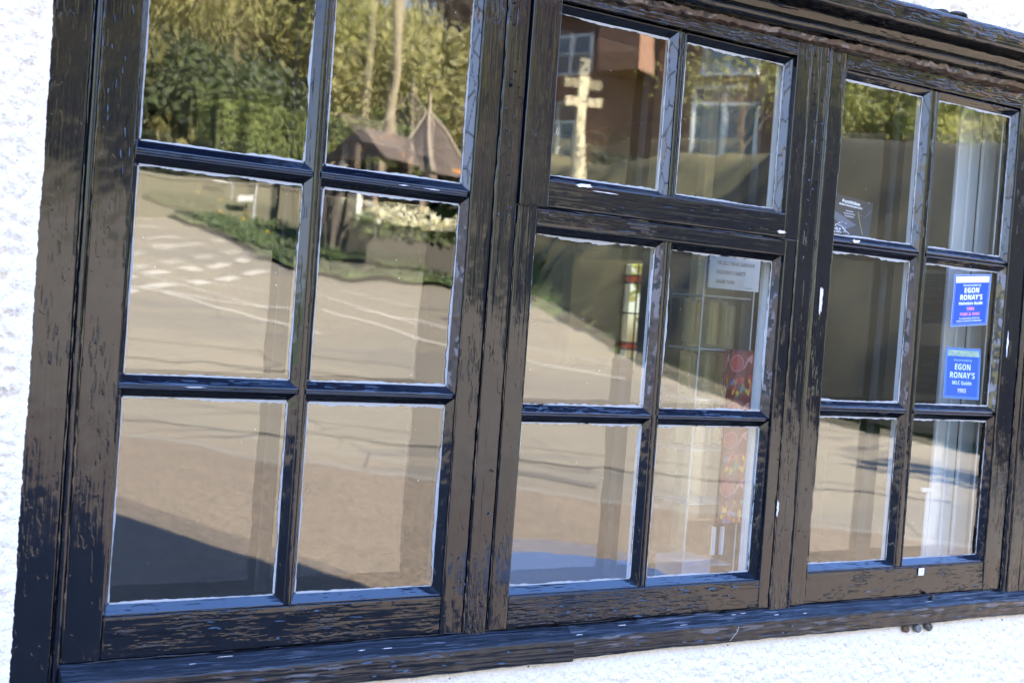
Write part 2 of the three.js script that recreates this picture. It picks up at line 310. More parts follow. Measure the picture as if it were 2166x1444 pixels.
// ---------------------------------------------------------------- our house: roughcast front wall with the opening, sides, roof, dark room
const ROUGHCAST = new THREE.MeshStandardMaterial({ color: lin(0.88, 0.785, 0.68), roughness: 0.75, bumpMap: tex(512, 512, (u, v) => 0.6 * fb(u, v, 44, 44, 3, 600) + 0.4 * sstep(0.5, 0.1, worley(u, v, 48, 48, 31)[0])), bumpScale: 0.0021 });
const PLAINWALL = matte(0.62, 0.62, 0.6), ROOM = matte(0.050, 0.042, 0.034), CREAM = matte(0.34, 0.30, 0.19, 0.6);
const house = thing('white_rendered_house', 'white roughcast rendered house front around the black framed window', 'house');
const OP = { x0: 0.405, x1: 2.66, y0: 0.975, y1: 2.185 };
const HX0 = -7, HX1 = 4.4, HZ = -5.6, EAVE = 5.2;
for (const [a, b, c, d] of [[HX0, OP.x0, -0.1, EAVE], [OP.x1, HX1, -0.1, EAVE], [OP.x0, OP.x1, -0.1, OP.y0], [OP.x0, OP.x1, OP.y1, EAVE]]) put('wall', box(a, b, c, d, -0.3, -0.002), PLAINWALL, house);
// roughcast skin where it is seen close to: uneven lumps thrown on and painted over
function roughcast(x0, x1, y0, y1, st, f, edge) {
  const nx = Math.ceil((x1 - x0) / st), ny = Math.ceil((y1 - y0) / st), pos = [], uv = [], idx = [];
  for (let j = 0; j <= ny; j++) for (let i = 0; i <= nx; i++) {
    const x = x0 + (x1 - x0) * i / nx, y = y0 + (y1 - y0) * j / ny; const e = edge(x, y);
    pos.push(x + (e.dx || 0), y + (e.dy || 0), 0.004 + f(x, y) * e.k); uv.push(x / 0.3, y / 0.3);
  }
  for (let j = 0; j < ny; j++) for (let i = 0; i < nx; i++) { const a = j * (nx + 1) + i, b = a + 1, c = a + nx + 1, d = c + 1; idx.push(a, b, c, b, d, c); }
  const g = new THREE.BufferGeometry(); g.setAttribute('position', new THREE.Float32BufferAttribute(pos, 3)); g.setAttribute('uv', new THREE.Float32BufferAttribute(uv, 2)); g.setIndex(idx); g.computeVertexNormals(); return g;
}
const cast1 = (x, y) => {                       // coarse, softened by many coats of paint
  const wx = x + 0.006 * N3(x * 40, y * 40, 3), wy = y + 0.006 * N3(x * 40, y * 40, 8), [a, b] = worley(wx / 1.6, wy / 1.6, 78, 78, 11), [c] = worley(wx / 1.6, wy / 1.6, 140, 140, 12);
  return 0.0105 * Math.pow(clamp(1 - a), 0.8) + 0.0060 * clamp(1 - c) + 0.006 * N3(x * 22, y * 22, 0) + 0.0022 * N3(x * 150, y * 150, 0) + 0.0035 * sstep(0.0, 0.22, b - a);
};
const cast2 = (x, y) => {
  const wx = x + 0.004 * N3(x * 60, y * 60, 3), wy = y + 0.004 * N3(x * 60, y * 60, 8), [a, b] = worley(wx / 1.6, wy / 1.6, 92, 92, 21), [c] = worley(wx / 1.6, wy / 1.6, 190, 190, 22);
  return 0.0058 * Math.sqrt(clamp(1 - a * 1.15)) + 0.0032 * clamp(1 - c) + 0.002 * N3(x * 30, y * 30, 0) + 0.0016 * sstep(0, 0.2, b - a);
};
put('roughcast_coat', roughcast(-0.1, 0.424, 0.7, 2.3, 0.0035, cast1, (x, y) => { const t = sstep(0.35, 0.424, x); return { k: 1 - 0.8 * sstep(0.395, 0.422, x), dx: t * (0.0015 * N3(9, y * 12, 2) + 0.0012 * N3(4, y * 60, 2) + 0.0014 * N3(4, y * 210, 5)) }; }), ROUGHCAST, house);
put('roughcast_coat', roughcast(0.424, 3.0, 0.7, 0.992, 0.0035, cast2, (x, y) => ({ k: 1 - 0.7 * sstep(0.96, 0.985, y) })), ROUGHCAST, house);
put('roughcast_coat', roughcast(1.4, 3.3, 2.195, 2.75, 0.004, cast1, (x, y) => ({ k: 1 })), ROUGHCAST, house);
{ const sp = []; for (let i = 0; i < 34; i++) { const g = new THREE.IcosahedronGeometry(rr(0.0009, 0.0024), 0); g.scale(rr(0.7, 2.2), 1, 0.6); g.rotateZ(rnd() * 3); g.translate(rr(0.9, 2.7), rr(0.86, 0.975), 0.0095); sp.push(g); } kind(put('dirt_specks', merge(sp), matte(0.05, 0.045, 0.04), house), 'stuff'); }
put('rear_wall', box(HX0, HX1, -0.1, EAVE, HZ - 0.3, HZ), PLAINWALL, house);
put('side_wall', box(HX0 - 0.3, HX0, -0.1, EAVE, HZ - 0.3, -0.002), PLAINWALL, house);
// right-hand side wall with the small leaded window
const SW = { z0: -3.80, z1: -3.30, y0: 1.36, y1: 1.88 };
for (const [za, zb, ya, yb] of [[HZ - 0.3, SW.z0, -0.1, EAVE], [SW.z1, -0.302, -0.1, EAVE], [SW.z0, SW.z1, -0.1, SW.y0], [SW.z0, SW.z1, SW.y1, EAVE]]) put('side_wall', box(HX1 - 0.28, HX1, ya, yb, za, zb), PLAINWALL, house);
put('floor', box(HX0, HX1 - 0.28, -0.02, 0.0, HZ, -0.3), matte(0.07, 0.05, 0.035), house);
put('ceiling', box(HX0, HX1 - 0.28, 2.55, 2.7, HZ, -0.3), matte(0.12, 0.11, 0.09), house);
put('upper_floor', box(HX0, HX1 - 0.28, EAVE - 0.1, EAVE, HZ, -0.3), PLAINWALL, house);
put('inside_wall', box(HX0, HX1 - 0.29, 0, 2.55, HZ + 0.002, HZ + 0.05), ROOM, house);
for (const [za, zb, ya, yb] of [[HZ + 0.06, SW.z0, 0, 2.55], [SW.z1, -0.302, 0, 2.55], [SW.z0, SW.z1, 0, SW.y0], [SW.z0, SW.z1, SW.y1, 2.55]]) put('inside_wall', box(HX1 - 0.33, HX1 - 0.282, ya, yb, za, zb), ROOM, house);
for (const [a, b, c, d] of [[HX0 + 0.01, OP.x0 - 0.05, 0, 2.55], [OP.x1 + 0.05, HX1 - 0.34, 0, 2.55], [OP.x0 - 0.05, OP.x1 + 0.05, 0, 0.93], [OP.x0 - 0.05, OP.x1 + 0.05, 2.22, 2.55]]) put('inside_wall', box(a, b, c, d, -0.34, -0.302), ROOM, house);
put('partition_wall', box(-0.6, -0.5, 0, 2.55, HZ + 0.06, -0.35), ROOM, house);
put('window_board', rbox(OP.x0 + 0.01, OP.x1 - 0.01, 0.945, 0.972, -0.40, -0.073, 0.004), WHITE, house);
{
  const s = new THREE.Shape([[HZ - 0.6, EAVE - 0.15], [0.3, EAVE - 0.15], [-2.8, EAVE + 2.3]].map(([z, y]) => new THREE.Vector2(z, y)));
  const g = new THREE.ExtrudeGeometry(s, { depth: HX1 - HX0 + 0.5, bevelEnabled: false }); g.rotateY(-Math.PI / 2); g.translate(HX1 + 0.1, 0, 0);
  put('roof', g, matte(0.12, 0.07, 0.05), house);
}
// ---------------------------------------------------------------- the window
const win = thing('casement_window', 'black painted wooden window of four sashes with peeling gloss paint', 'window');
const GZ = -0.020, KX = (x) => x * 0.99454, KY = (y) => 1.55 + (y - 1.55) * 0.99454;   // the glass lies 20 mm behind the face
const POSTZ = 0.003;
const ragL = (t) => 0.0016 * N3(t * 6, 3, 1) + 0.0006 * N3(t * 70, 3, 5) + 0.0009 * N3(t * 190, 3, 7);
// outer left post with its bead
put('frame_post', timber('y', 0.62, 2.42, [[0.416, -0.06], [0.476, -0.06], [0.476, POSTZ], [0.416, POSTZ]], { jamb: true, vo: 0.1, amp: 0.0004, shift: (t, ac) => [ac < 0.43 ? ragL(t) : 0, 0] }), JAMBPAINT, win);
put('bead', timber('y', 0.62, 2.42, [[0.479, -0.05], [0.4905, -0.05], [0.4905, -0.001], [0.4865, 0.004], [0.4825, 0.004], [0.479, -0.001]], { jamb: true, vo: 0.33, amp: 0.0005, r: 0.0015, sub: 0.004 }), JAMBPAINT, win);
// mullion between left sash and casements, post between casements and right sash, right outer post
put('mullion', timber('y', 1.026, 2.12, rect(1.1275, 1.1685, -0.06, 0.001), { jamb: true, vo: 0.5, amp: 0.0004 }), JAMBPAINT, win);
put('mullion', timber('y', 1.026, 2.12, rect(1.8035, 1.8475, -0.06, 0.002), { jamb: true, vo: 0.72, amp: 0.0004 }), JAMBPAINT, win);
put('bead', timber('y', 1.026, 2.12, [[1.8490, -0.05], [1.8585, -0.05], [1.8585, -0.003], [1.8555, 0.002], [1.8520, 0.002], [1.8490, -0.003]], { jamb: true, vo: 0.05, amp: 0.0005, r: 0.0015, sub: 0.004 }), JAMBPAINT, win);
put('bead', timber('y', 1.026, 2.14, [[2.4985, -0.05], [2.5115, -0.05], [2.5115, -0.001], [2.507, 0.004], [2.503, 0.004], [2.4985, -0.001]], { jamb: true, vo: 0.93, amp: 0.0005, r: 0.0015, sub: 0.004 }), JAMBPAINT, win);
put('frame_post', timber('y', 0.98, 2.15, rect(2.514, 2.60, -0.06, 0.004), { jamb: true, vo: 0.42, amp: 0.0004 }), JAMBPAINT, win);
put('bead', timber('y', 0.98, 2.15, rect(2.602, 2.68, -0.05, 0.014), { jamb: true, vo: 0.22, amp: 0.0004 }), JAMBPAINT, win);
// sill in two boards
const SP = (front, low) => [[1.002, -0.06], [1.036, -0.06], [1.0345, -0.002], [1.020, front - 0.006], [1.0165, front - 0.001], [low, front], [low - 0.003, front - 0.005], [low - 0.001, 0.006], [1.0, 0.002]];
const sagL = (t, ac, z) => [0.0025 * N3(t * 5, 1, 1) + 0.0012 * N3(t * 30, z * 30, 2), 0.0014 * N3(t * 40, ac * 40, 7)];
put('sill', timber('x', 0.489, 1.330, SP(0.0300, 0.9815), { amp: 0.0004, shift: sagL }), SILLPAINT, win);
put('sill', timber('x', 1.3315, 2.72, SP(0.0270, 0.9855), { amp: 0.0009, shift: sagL }), SILLPAINT, win);
// hood moulding, rising a little to the right
const tilt = (t) => [0.0155 * (t - 2.0), 0];
put('head_rail', timber('x', 0.47, 2.68, rect(2.1025, 2.125, -0.06, 0.004), { shift: (t) => [0.0155 * (t - 2.0) * 0.9 - (t < 1.6 ? (1.6 - t) * 0.03 : 0), 0], amp: 0.0004 }), PAINT, win);
const HOODTOP = [[2.121, 0.000], [2.118, 0.030], [2.124, 0.0365], [2.131, 0.0365], [2.136, 0.030], [2.139, 0.024], [2.150, 0.031], [2.1545, 0.036], [2.1555, 0.083], [2.1595, 0.087], [2.190, 0.088], [2.195, 0.084], [2.214, 0.004], [2.21, -0.03], [2.13, -0.03]];
put('hood_moulding', timber('x', 0.35, 2.95, HOODTOP, { shift: (t, ac, z) => [tilt(t)[0] + 0.0012 * N3(t * 20, z * 40, 3), 0], amp: 0.0004, r: 0.003, sub: 0.005 }), ROUGHPAINT, win);
put('packing_strip', timber('x', 1.18, 2.66, [[2.096, -0.02], [2.104, -0.02], [2.116, 0.002], [2.114, 0.020], [2.104, 0.016]], { shift: (t, ac) => [tilt(t)[0] * 0.9 + 0.004 * N3(t * 35, 1, 1) + 0.0025 * N3(t * 110, 2, 1) - (t < 1.6 ? (1.6 - t) * 0.02 : 0), 0.003 * N3(t * 60, ac * 90, 3)], amp: 0.002, r: 0.001, sub: 0.003 }), WORN, win);

const GLASS = [1.96, 2.00, 2.04].map((ior) => new THREE.MeshPhysicalMaterial({ color: lin(0.97, 0.98, 0.97), roughness: 0.0, transmission: 1, thickness: 0, ior }));
const GLASS2 = new THREE.MeshPhysicalMaterial({ color: lin(0.97, 0.98, 0.97), roughness: 0.0, transmission: 1, thickness: 0, ior: 1.72 });
const FLECK = new THREE.MeshStandardMaterial({ color: lin(0.85, 0.86, 0.88), roughness: 0.5 });

function ribbon(axis, a, b, at, dir, wmin, wmax, s, bias = 0.12) {          // thin ragged paint line on the glass beside the putty
  const st = 0.0016, n = Math.ceil((b - a) / st), pos = [], idx = [];
  for (let i = 0; i <= n; i++) {
    const t = a + (b - a) * i / n, q0 = bias + 1.2 * N3(t * 11, s, 3) + 0.55 * N3(t * 75, s, 9) + 0.25 * N3(t * 240, s, 4), w = wmax * Math.min(1.25, Math.max(-0.6, -0.06 + 1.15 * q0));
    for (const q of [-0.004, w]) axis === 'x' ? pos.push(t, at + dir * q, GZ + 0.0006) : pos.push(at + dir * q, t, GZ + 0.0006);
  }
  for (let i = 0; i < n; i++) { const k = i * 2; idx.push(k, k + 1, k + 2, k + 1, k + 3, k + 2); }
  const g = new THREE.BufferGeometry(); g.setAttribute('position', new THREE.Float32BufferAttribute(pos, 3)); g.setAttribute('uv', new THREE.Float32BufferAttribute(new Float32Array(pos.length / 3 * 2), 2)); g.setIndex(idx);
  g.computeVertexNormals(); if (g.attributes.normal.getZ(0) < 0) { g.setIndex(idx.map((_, q) => idx[q - q % 3 + [0, 2, 1][q % 3]])); g.computeVertexNormals(); }
  return g;
}
function pane(sash, x0, x1, y0, y1, k, o = {}) {
  const { worn = {}, tip = [0, 0], edge = 1 } = o;
  x0 = KX(x0); x1 = KX(x1); y0 = KY(y0); y1 = KY(y1);
  const w = x1 - x0, h = y1 - y0, g = new THREE.PlaneGeometry(w + 0.016, h + 0.016, 30, 34), gp = g.attributes.position, wavy = o.wavy ?? 1;
  for (let i = 0; i < gp.count; i++) gp.setZ(i, wavy * (0.00016 * N3(gp.getX(i) * 7 + x0 * 9, gp.getY(i) * 5 + y0 * 7, k) + 0.00004 * N3(gp.getX(i) * 22, gp.getY(i) * 14, k + 5)));   // old glass is never quite flat
  g.computeVertexNormals();
  const m = put('pane', g, GLASS[k % 3], sash);
  m.position.set((x0 + x1) / 2, (y0 + y1) / 2, GZ); m.rotation.set(tip[1], tip[0], 0);
  const fz = -0.0075, f = 0.0135, fh = 0.0158;                                // putty fillet: rises from the glass to the timber's face
  const S = (d, at, F = f) => [[at, GZ - 0.002], [at - d * (F + 0.003), GZ - 0.002], [at - d * (F + 0.003), fz - 0.004], [at - d * F, fz], [at - d * (F - 0.002), fz]];
  const mats = { l: worn.l || JAMBPAINT, r: worn.r || JAMBPAINT, t: worn.t || PAINT, b: worn.b || SKYPAINT };
  const op = { r: 0.0012, amp: 0.0005, sub: 0.0035, step: 0.005 };
  const jm = (mt) => (mt === JAMBPAINT ? { ...op, jamb: true } : op);
  put('putty_fillet', timber('y', y0 - f, y1 + f, S(1, x0), jm(mats.l)), mats.l, sash);
  put('putty_fillet', timber('y', y0 - f, y1 + f, S(-1, x1), jm(mats.r)), mats.r, sash);
  put('putty_fillet', timber('x', x0 - f * 0.9, x1 + f * 0.9, S(1, y0, fh), op), mats.b, sash);
  put('putty_fillet', timber('x', x0 - f * 0.9, x1 + f * 0.9, S(-1, y1, fh), op), mats.t, sash);
  const s = x0 * 37 + y0 * 91;
  put('paint_edge', merge([ribbon('x', x0, x1, y0, 1, -0.003, 0.0024 * edge, s, 0.06 * edge), ribbon('x', x0, x1, y1, -1, -0.002, 0.0034 * edge, s + 4, 0.22), ribbon('y', y0, y1, x0, 1, -0.0034, 0.0018 * edge, s + 8, -0.10), ribbon('y', y0, y1, x1, -1, -0.0028, 0.0030 * edge, s + 12, 0.20)]), PUTTY, sash);
  // flecks of dust and paint on the glass
  const fl = []; for (let i = 0; i < 15; i++) { const c = new THREE.CircleGeometry(0.00022 + 0.0006 * Math.pow(rnd(), 4), 6); c.translate(rr(x0, x1), rr(y0, y1), GZ + 0.0009); fl.push(c); }
  kind(put('paint_flecks', merge(fl), FLECK, sash), 'stuff');
}
// the room side of the glazing bars and stiles, painted white
function inner(sash, x0, x1, y0, y1, depth = 0.046) { put('inner_bar', rbox(KX(x0), KX(x1), y0, y1, -depth, GZ - 0.003, 0.004), WHITE, sash); }

const ROWS = { top: [1.757, 2.056], mid: [1.432, 1.720], low: [1.110, 1.397] };
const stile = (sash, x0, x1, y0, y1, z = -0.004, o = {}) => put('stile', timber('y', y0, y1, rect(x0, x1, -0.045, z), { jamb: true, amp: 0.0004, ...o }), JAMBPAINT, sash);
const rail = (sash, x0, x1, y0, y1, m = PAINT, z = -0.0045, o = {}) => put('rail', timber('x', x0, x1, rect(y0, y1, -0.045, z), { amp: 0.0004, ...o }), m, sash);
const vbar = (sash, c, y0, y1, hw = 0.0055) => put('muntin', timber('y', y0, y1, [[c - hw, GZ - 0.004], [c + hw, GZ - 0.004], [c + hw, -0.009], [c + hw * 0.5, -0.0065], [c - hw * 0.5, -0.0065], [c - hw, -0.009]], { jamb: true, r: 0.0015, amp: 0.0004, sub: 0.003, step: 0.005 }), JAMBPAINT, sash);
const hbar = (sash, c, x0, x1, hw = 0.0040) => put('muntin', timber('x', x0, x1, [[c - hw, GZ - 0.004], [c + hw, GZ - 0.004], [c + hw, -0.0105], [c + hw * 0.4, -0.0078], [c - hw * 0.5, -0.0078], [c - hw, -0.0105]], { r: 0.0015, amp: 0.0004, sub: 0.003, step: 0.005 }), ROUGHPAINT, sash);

{ // left sash, six panes
  const s = grp('sash', win), xs = [[0.5605, 0.8055], [0.842, 1.0775]];
  s.userData.label = 'fixed left sash with six panes';
  stile(s, 0.4925, 0.5450, 1.037, 2.12); stile(s, 1.0840, 1.1255, 1.037, 2.12, -0.002);
  rail(s, 0.5460, 1.0831, 1.036, 1.0962, ROUGHPAINT); rail(s, 0.5460, 1.0831, 2.0715, 2.115);
  vbar(s, 0.8193, 1.098, 2.068); hbar(s, 1.7375, 0.5460, 0.8120); hbar(s, 1.7375, 0.8265, 1.0836); hbar(s, 1.4152, 0.5460, 0.8120); hbar(s, 1.4152, 0.8265, 1.0836);
  let k = 0; for (const [y0, y1] of Object.values(ROWS)) xs.forEach(([x0, x1], c) => pane(s, x0, x1, y0, y1, k++, { tip: [rr(-1, 1) * 0.0028, rr(-1, 1) * 0.0024], worn: c && y0 > 1.7 ? { r: GREYWORN } : c && y0 > 1.4 ? { r: WORN } : {} }));
  inner(s, 0.815, 0.8325, 1.05, 2.1, 0.038); inner(s, 0.52, 0.5495, 1.05, 2.1, 0.04); inner(s, 1.092, 1.168, 1.05, 2.1, 0.038);
  for (const y of [1.7385, 1.4145]) { inner(s, 0.551, 0.813, y - 0.008, y + 0.008, 0.040); inner(s, 0.8345, 1.087, y - 0.008, y + 0.008, 0.040); }
}
{ // upper middle casement, two panes
  const s = grp('sash', win), xs = [[1.2475, 1.4815], [1.5245, 1.7615]];
  s.userData.label = 'small upper casement with two panes';
  stile(s, 1.1722, 1.2283, 1.7325, 2.10, 0.004); stile(s, 1.7643, 1.8012, 1.7325, 2.10, 0.004);
  rail(s, 1.2288, 1.7638, 1.7325, 1.7785, PAINT, 0.0035); rail(s, 1.2288, 1.7638, 2.0715, 2.10, ROUGHPAINT, 0.0035);
  vbar(s, 1.4948, 1.779, 2.068);
  pane(s, ...xs[0], 1.791, 2.056, 0, { wavy: 0.5, tip: [-0.004, -0.002], worn: { r: GREYWORN } }); pane(s, ...xs[1], 1.789, 2.056, 1, { wavy: 0.5, tip: [-0.004, -0.0015], worn: { r: GREYWORN } });
  inner(s, 1.495, 1.511, 1.76, 2.09); inner(s, 1.20, 1.236, 1.75, 2.1); inner(s, 1.773, 1.80, 1.75, 2.1, 0.050);
}
{ // lower middle casement, four panes
  const s = grp('sash', win), xs = [[1.229, 1.4845], [1.5245, 1.770]];
  s.userData.label = 'lower middle casement with four panes';
  stile(s, 1.1722, 1.2099, 1.037, 1.7295, 0.001); stile(s, 1.7728, 1.8012, 1.037, 1.7295, 0.001);
  rail(s, 1.2104, 1.7723, 1.037, 1.090, ROUGHPAINT, 0.0005); rail(s, 1.2104, 1.7723, 1.6995, 1.7295, PAINT, 0.0005);
  vbar(s, 1.4963, 1.0840, 1.70); hbar(s, 1.3909, 1.2104, 1.4888); hbar(s, 1.3909, 1.5037, 1.7723);
  [[1.407, 1.687], [1.102, 1.373]].forEach(([y0, y1], r) => xs.forEach(([x0, x1], c) => pane(s, x0, x1, y0, y1, r * 2 + c + 1, { tip: [-0.002 + rr(-1, 1) * 0.002, rr(-1, 1) * 0.002], edge: 1.5, worn: c || !r ? { r: r ? ROUGHPAINT : WORN } : {} })));
  inner(s, 1.496, 1.513, 1.05, 1.72); inner(s, 1.19, 1.2165, 1.05, 1.72); inner(s, 1.7815, 1.80, 1.05, 1.72, 0.052);
  for (const [a, b] of [[1.2185, 1.494], [1.515, 1.7795]]) inner(s, a, b, 1.382, 1.398, 0.040);
}
{ // right sash, six panes
  const s = grp('sash', win), xs = [[1.9245, 2.1535], [2.203, 2.4405]];
  s.userData.label = 'fixed right sash with six panes';
  stile(s, 1.8605, 1.9016, 1.037, 2.105, -0.003); stile(s, 2.4396, 2.4965, 1.037, 2.11, -0.003);
  rail(s, 1.9021, 2.4391, 1.036, 1.0962, ROUGHPAINT); rail(s, 1.9021, 2.4391, 2.0715, 2.105, ROUGHPAINT, -0.003, { shift: (t) => [0.005 * (t - 2.1), 0] });
  vbar(s, 2.1663, 1.098, 2.068, 0.0095); hbar(s, 1.7419, 1.9021, 2.1562); hbar(s, 1.7419, 2.1770, 2.4391); hbar(s, 1.4187, 1.9021, 2.1562); hbar(s, 1.4187, 2.1770, 2.4391);
  let k = 0; for (const [a, b] of Object.values(ROWS)) xs.forEach(([x0, x1], c) => pane(s, x0, x1, a, b, k++, { tip: [rr(-1, 1) * 0.002, rr(-1, 1) * 0.002], edge: 1.1, worn: c ? { r: b > 2 ? GREYWORN : a > 1.4 ? LICHEN : JAMBPAINT } : { r: b > 2 ? GREYWORN : a > 1.4 ? WORN : ROUGHPAINT } }));
  inner(s, 2.167, 2.189, 1.05, 2.1); inner(s, 1.88, 1.913, 1.05, 2.1); inner(s, 2.4535, 2.5, 1.05, 2.1, 0.050);
  for (const y of [1.743, 1.418]) { inner(s, 1.915, 2.165, y - 0.008, y + 0.008, 0.040); inner(s, 2.191, 2.4515, y - 0.008, y + 0.008, 0.040); }
}
// white linings behind the posts and the inner (secondary) panes, which lean a little and double the reflections
for (const [a, b, d] of [[0.43, 0.49, 0.062], [1.1305, 1.164, 0.062], [1.806, 1.858, 0.0625], [2.502, 2.66, 0.0625]]) put('lining', rbox(a, b, 1.0, 2.16, -0.072, -d, 0.003), WHITE, win);
put('lining', rbox(0.43, 2.66, 2.10, 2.18, -0.072, -0.063, 0.003), WHITE, win);
put('lining', rbox(0.43, 2.66, 0.975, 1.02, -0.072, -0.063, 0.003), WHITE, win);
for (const [x0, x1, n] of [[0.515, 1.112, [0.0085, -0.0085]], [1.192, 1.795, [-0.003, -0.007]], [1.885, 2.487, [0.003, -0.006]]]) {
  const s = grp('secondary_window', win), cx = (x0 + x1) / 2, cy = 1.56, z = -0.066, w = 0.012;
  const p = put('pane', new THREE.PlaneGeometry(x1 - x0 - 0.02, 1.08), GLASS2, s); p.position.set(cx, cy, z); p.rotation.set(-n[1], n[0], 0);
  for (const [a, b, c, d] of [[x0, x0 + w, 1.01, 2.11], [x1 - w, x1, 1.01, 2.11], [x0 + w + 0.001, x1 - w - 0.001, 1.01, 1.026], [x0 + w + 0.001, x1 - w - 0.001, 2.094, 2.11]]) put('inner_frame', rbox(a, b, c, d, -0.0715, -0.058, 0.003), UPVC, s);
}
// pale plastic uprights behind the right sash
{
  const s = grp('inner_casement', win);
  put('upright', rbox(2.405, 2.4405, 0.98, 2.14, -0.140, -0.128, 0.004), UPVC, s);
  put('upright', rbox(2.442, 2.476, 0.98, 2.14, -0.142, -0.126, 0.005), UPVC, s);
  put('gasket', box(2.4765, 2.482, 0.98, 2.14, -0.15, -0.13), matte(0.01, 0.01, 0.01), s);
  put('upright', rbox(2.4825, 2.53, 0.98, 2.14, -0.140, -0.124, 0.005), UPVC, s);
  put('handle', merge([rbox(2.376, 2.404, 1.228, 1.238, -0.138, -0.130, 0.003), rbox(2.394, 2.4045, 1.08, 1.2275, -0.139, -0.131, 0.003)]), UPVC, s);
}
// peeled patches: bare primer and putty showing
function chip(x, y, z, w, h, mat = PUTTY) {
  const n = 26, s = new THREE.Shape(); for (let i = 0; i < n; i++) { const a = i / n * 2 * Math.PI, r = 0.85 + 0.75 * N3(Math.cos(a) * 1.6 + x * 50, Math.sin(a) * 1.6, y * 50) + rr(-0.16, 0.16); const px = Math.cos(a) * w / 2 * r, py = Math.sin(a) * h / 2 * r; i ? s.lineTo(px, py) : s.moveTo(px, py); }
  const g = new THREE.ExtrudeGeometry(s, { depth: 0.0009, bevelEnabled: false }); const m = put('paint_chip', g, mat, win); m.position.set(x, y, z); return m;
}
const PINKCHIP = matte(0.72, 0.62, 0.60), PALE = matte(0.60, 0.60, 0.62);
chip(1.297, 1.7755, 0.0033, 0.033, 0.0075, matte(0.8, 0.78, 0.76)); chip(1.345, 1.769, 0.0035, 0.05, 0.0016, PINKCHIP); chip(1.757, 1.7425, 0.0037, 0.022, 0.007, PINKCHIP);
chip(1.8795, 1.628, -0.0016, 0.009, 0.055, PINKCHIP); chip(1.969, 1.7445, -0.0062, 0.020, 0.006, matte(0.8, 0.8, 0.8)); chip(2.4535, 1.568, -0.0012, 0.006, 0.045, matte(0.8, 0.78, 0.8));
chip(1.803, 1.225, 0.0026, 0.0045, 0.03, PINKCHIP); chip(0.655, 1.4165, -0.0068, 0.030, 0.0014, PALE); chip(1.015, 1.7375, -0.0066, 0.026, 0.0022, PALE); chip(0.965, 1.7380, -0.0066, 0.016, 0.0018, PALE);
// flakes of paint lifting off, and runs of paint along the joints: they catch the sky
function flakes(n, place, mat, tilt) {
  const out = [];
  for (let i = 0; i < n; i++) {
    const [x, y, z, w, h] = place(i), k = 12, sh = new THREE.Shape(), th = rr(tilt[0], tilt[1]);
    for (let q = 0; q < k; q++) { const a = q / k * 2 * Math.PI, r = rr(0.65, 1.1); const px = Math.cos(a) * w / 2 * r, py = Math.sin(a) * h / 2 * r; q ? sh.lineTo(px, py) : sh.moveTo(px, py); }
    const g = new THREE.ExtrudeGeometry(sh, { depth: 0.0004, bevelEnabled: false }); g.rotateZ(rr(-0.12, 0.12)); g.rotateX(-th); g.rotateY(rr(-0.25, 0.25)); g.translate(x, y, z + h / 2 * Math.sin(th) * 0.6); out.push(g);
  }
  return kind(put('paint_flakes', merge(out), mat, win), 'stuff');
}
const GLOSS = new THREE.MeshPhysicalMaterial({ ior: 1.62, color: lin(0.006, 0.0065, 0.009), roughness: 0.10 });
flakes(12, () => [rr(0.56, 1.08), rr(1.042, 1.09), -0.0042, 0.004 + 0.034 * Math.pow(rnd(), 2), rr(0.0010, 0.0042)], GLOSS, [0.5, 0.95]);
flakes(20, () => [rr(1.215, 1.78), rr(1.040, 1.086), 0.0008, 0.004 + 0.034 * Math.pow(rnd(), 2), rr(0.0010, 0.0045)], GLOSS, [0.45, 0.95]);
flakes(16, () => [rr(1.915, 2.45), rr(1.042, 1.09), -0.0042, rr(0.004, 0.020), rr(0.0010, 0.0030)], GLOSS, [0.5, 0.95]);
flakes(20, () => [rr(0.6, 1.32), rr(0.988, 1.012), 0.0302, rr(0.006, 0.03), rr(0.0014, 0.004)], GLOSS, [0.5, 0.9]);
flakes(24, () => [rr(1.34, 2.45), rr(0.990, 1.012), 0.0272, rr(0.006, 0.03), rr(0.0012, 0.0035)], GLOSS, [0.5, 0.9]);
flakes(22, () => [rr(1.19, 1.79), rnd() < 0.5 ? rr(1.736, 1.775) : rr(2.075, 2.098), 0.0036, rr(0.006, 0.03), rr(0.0008, 0.0018)], GLOSS, [0.4, 0.8]);
flakes(14, () => [rr(0.503, 0.540), rr(1.70, 1.96), -0.0035, rr(0.0012, 0.0022), rr(0.006, 0.022)], GLOSS, [0.10, 0.30]);
flakes(34, () => [rr(1.13, 1.166), rr(1.70, 2.07), 0.0012, rr(0.002, 0.006), rr(0.0015, 0.004)], GLOSS, [0.35, 0.9]);
flakes(30, () => [rr(1.807, 1.846), rr(1.74, 2.09), 0.0022, rr(0.002, 0.006), rr(0.0015, 0.005)], GLOSS, [0.35, 0.9]);
flakes(30, () => [[1.11, 1.147, 1.82, 1.88, 2.475, 2.55][Math.floor(rnd() * 6)] + rr(-0.014, 0.014), 1.04 + 0.3 * Math.pow(rnd(), 2), 0.0024, rr(0.0015, 0.004), rr(0.002, 0.008)], GLOSS, [0.3, 0.9]);
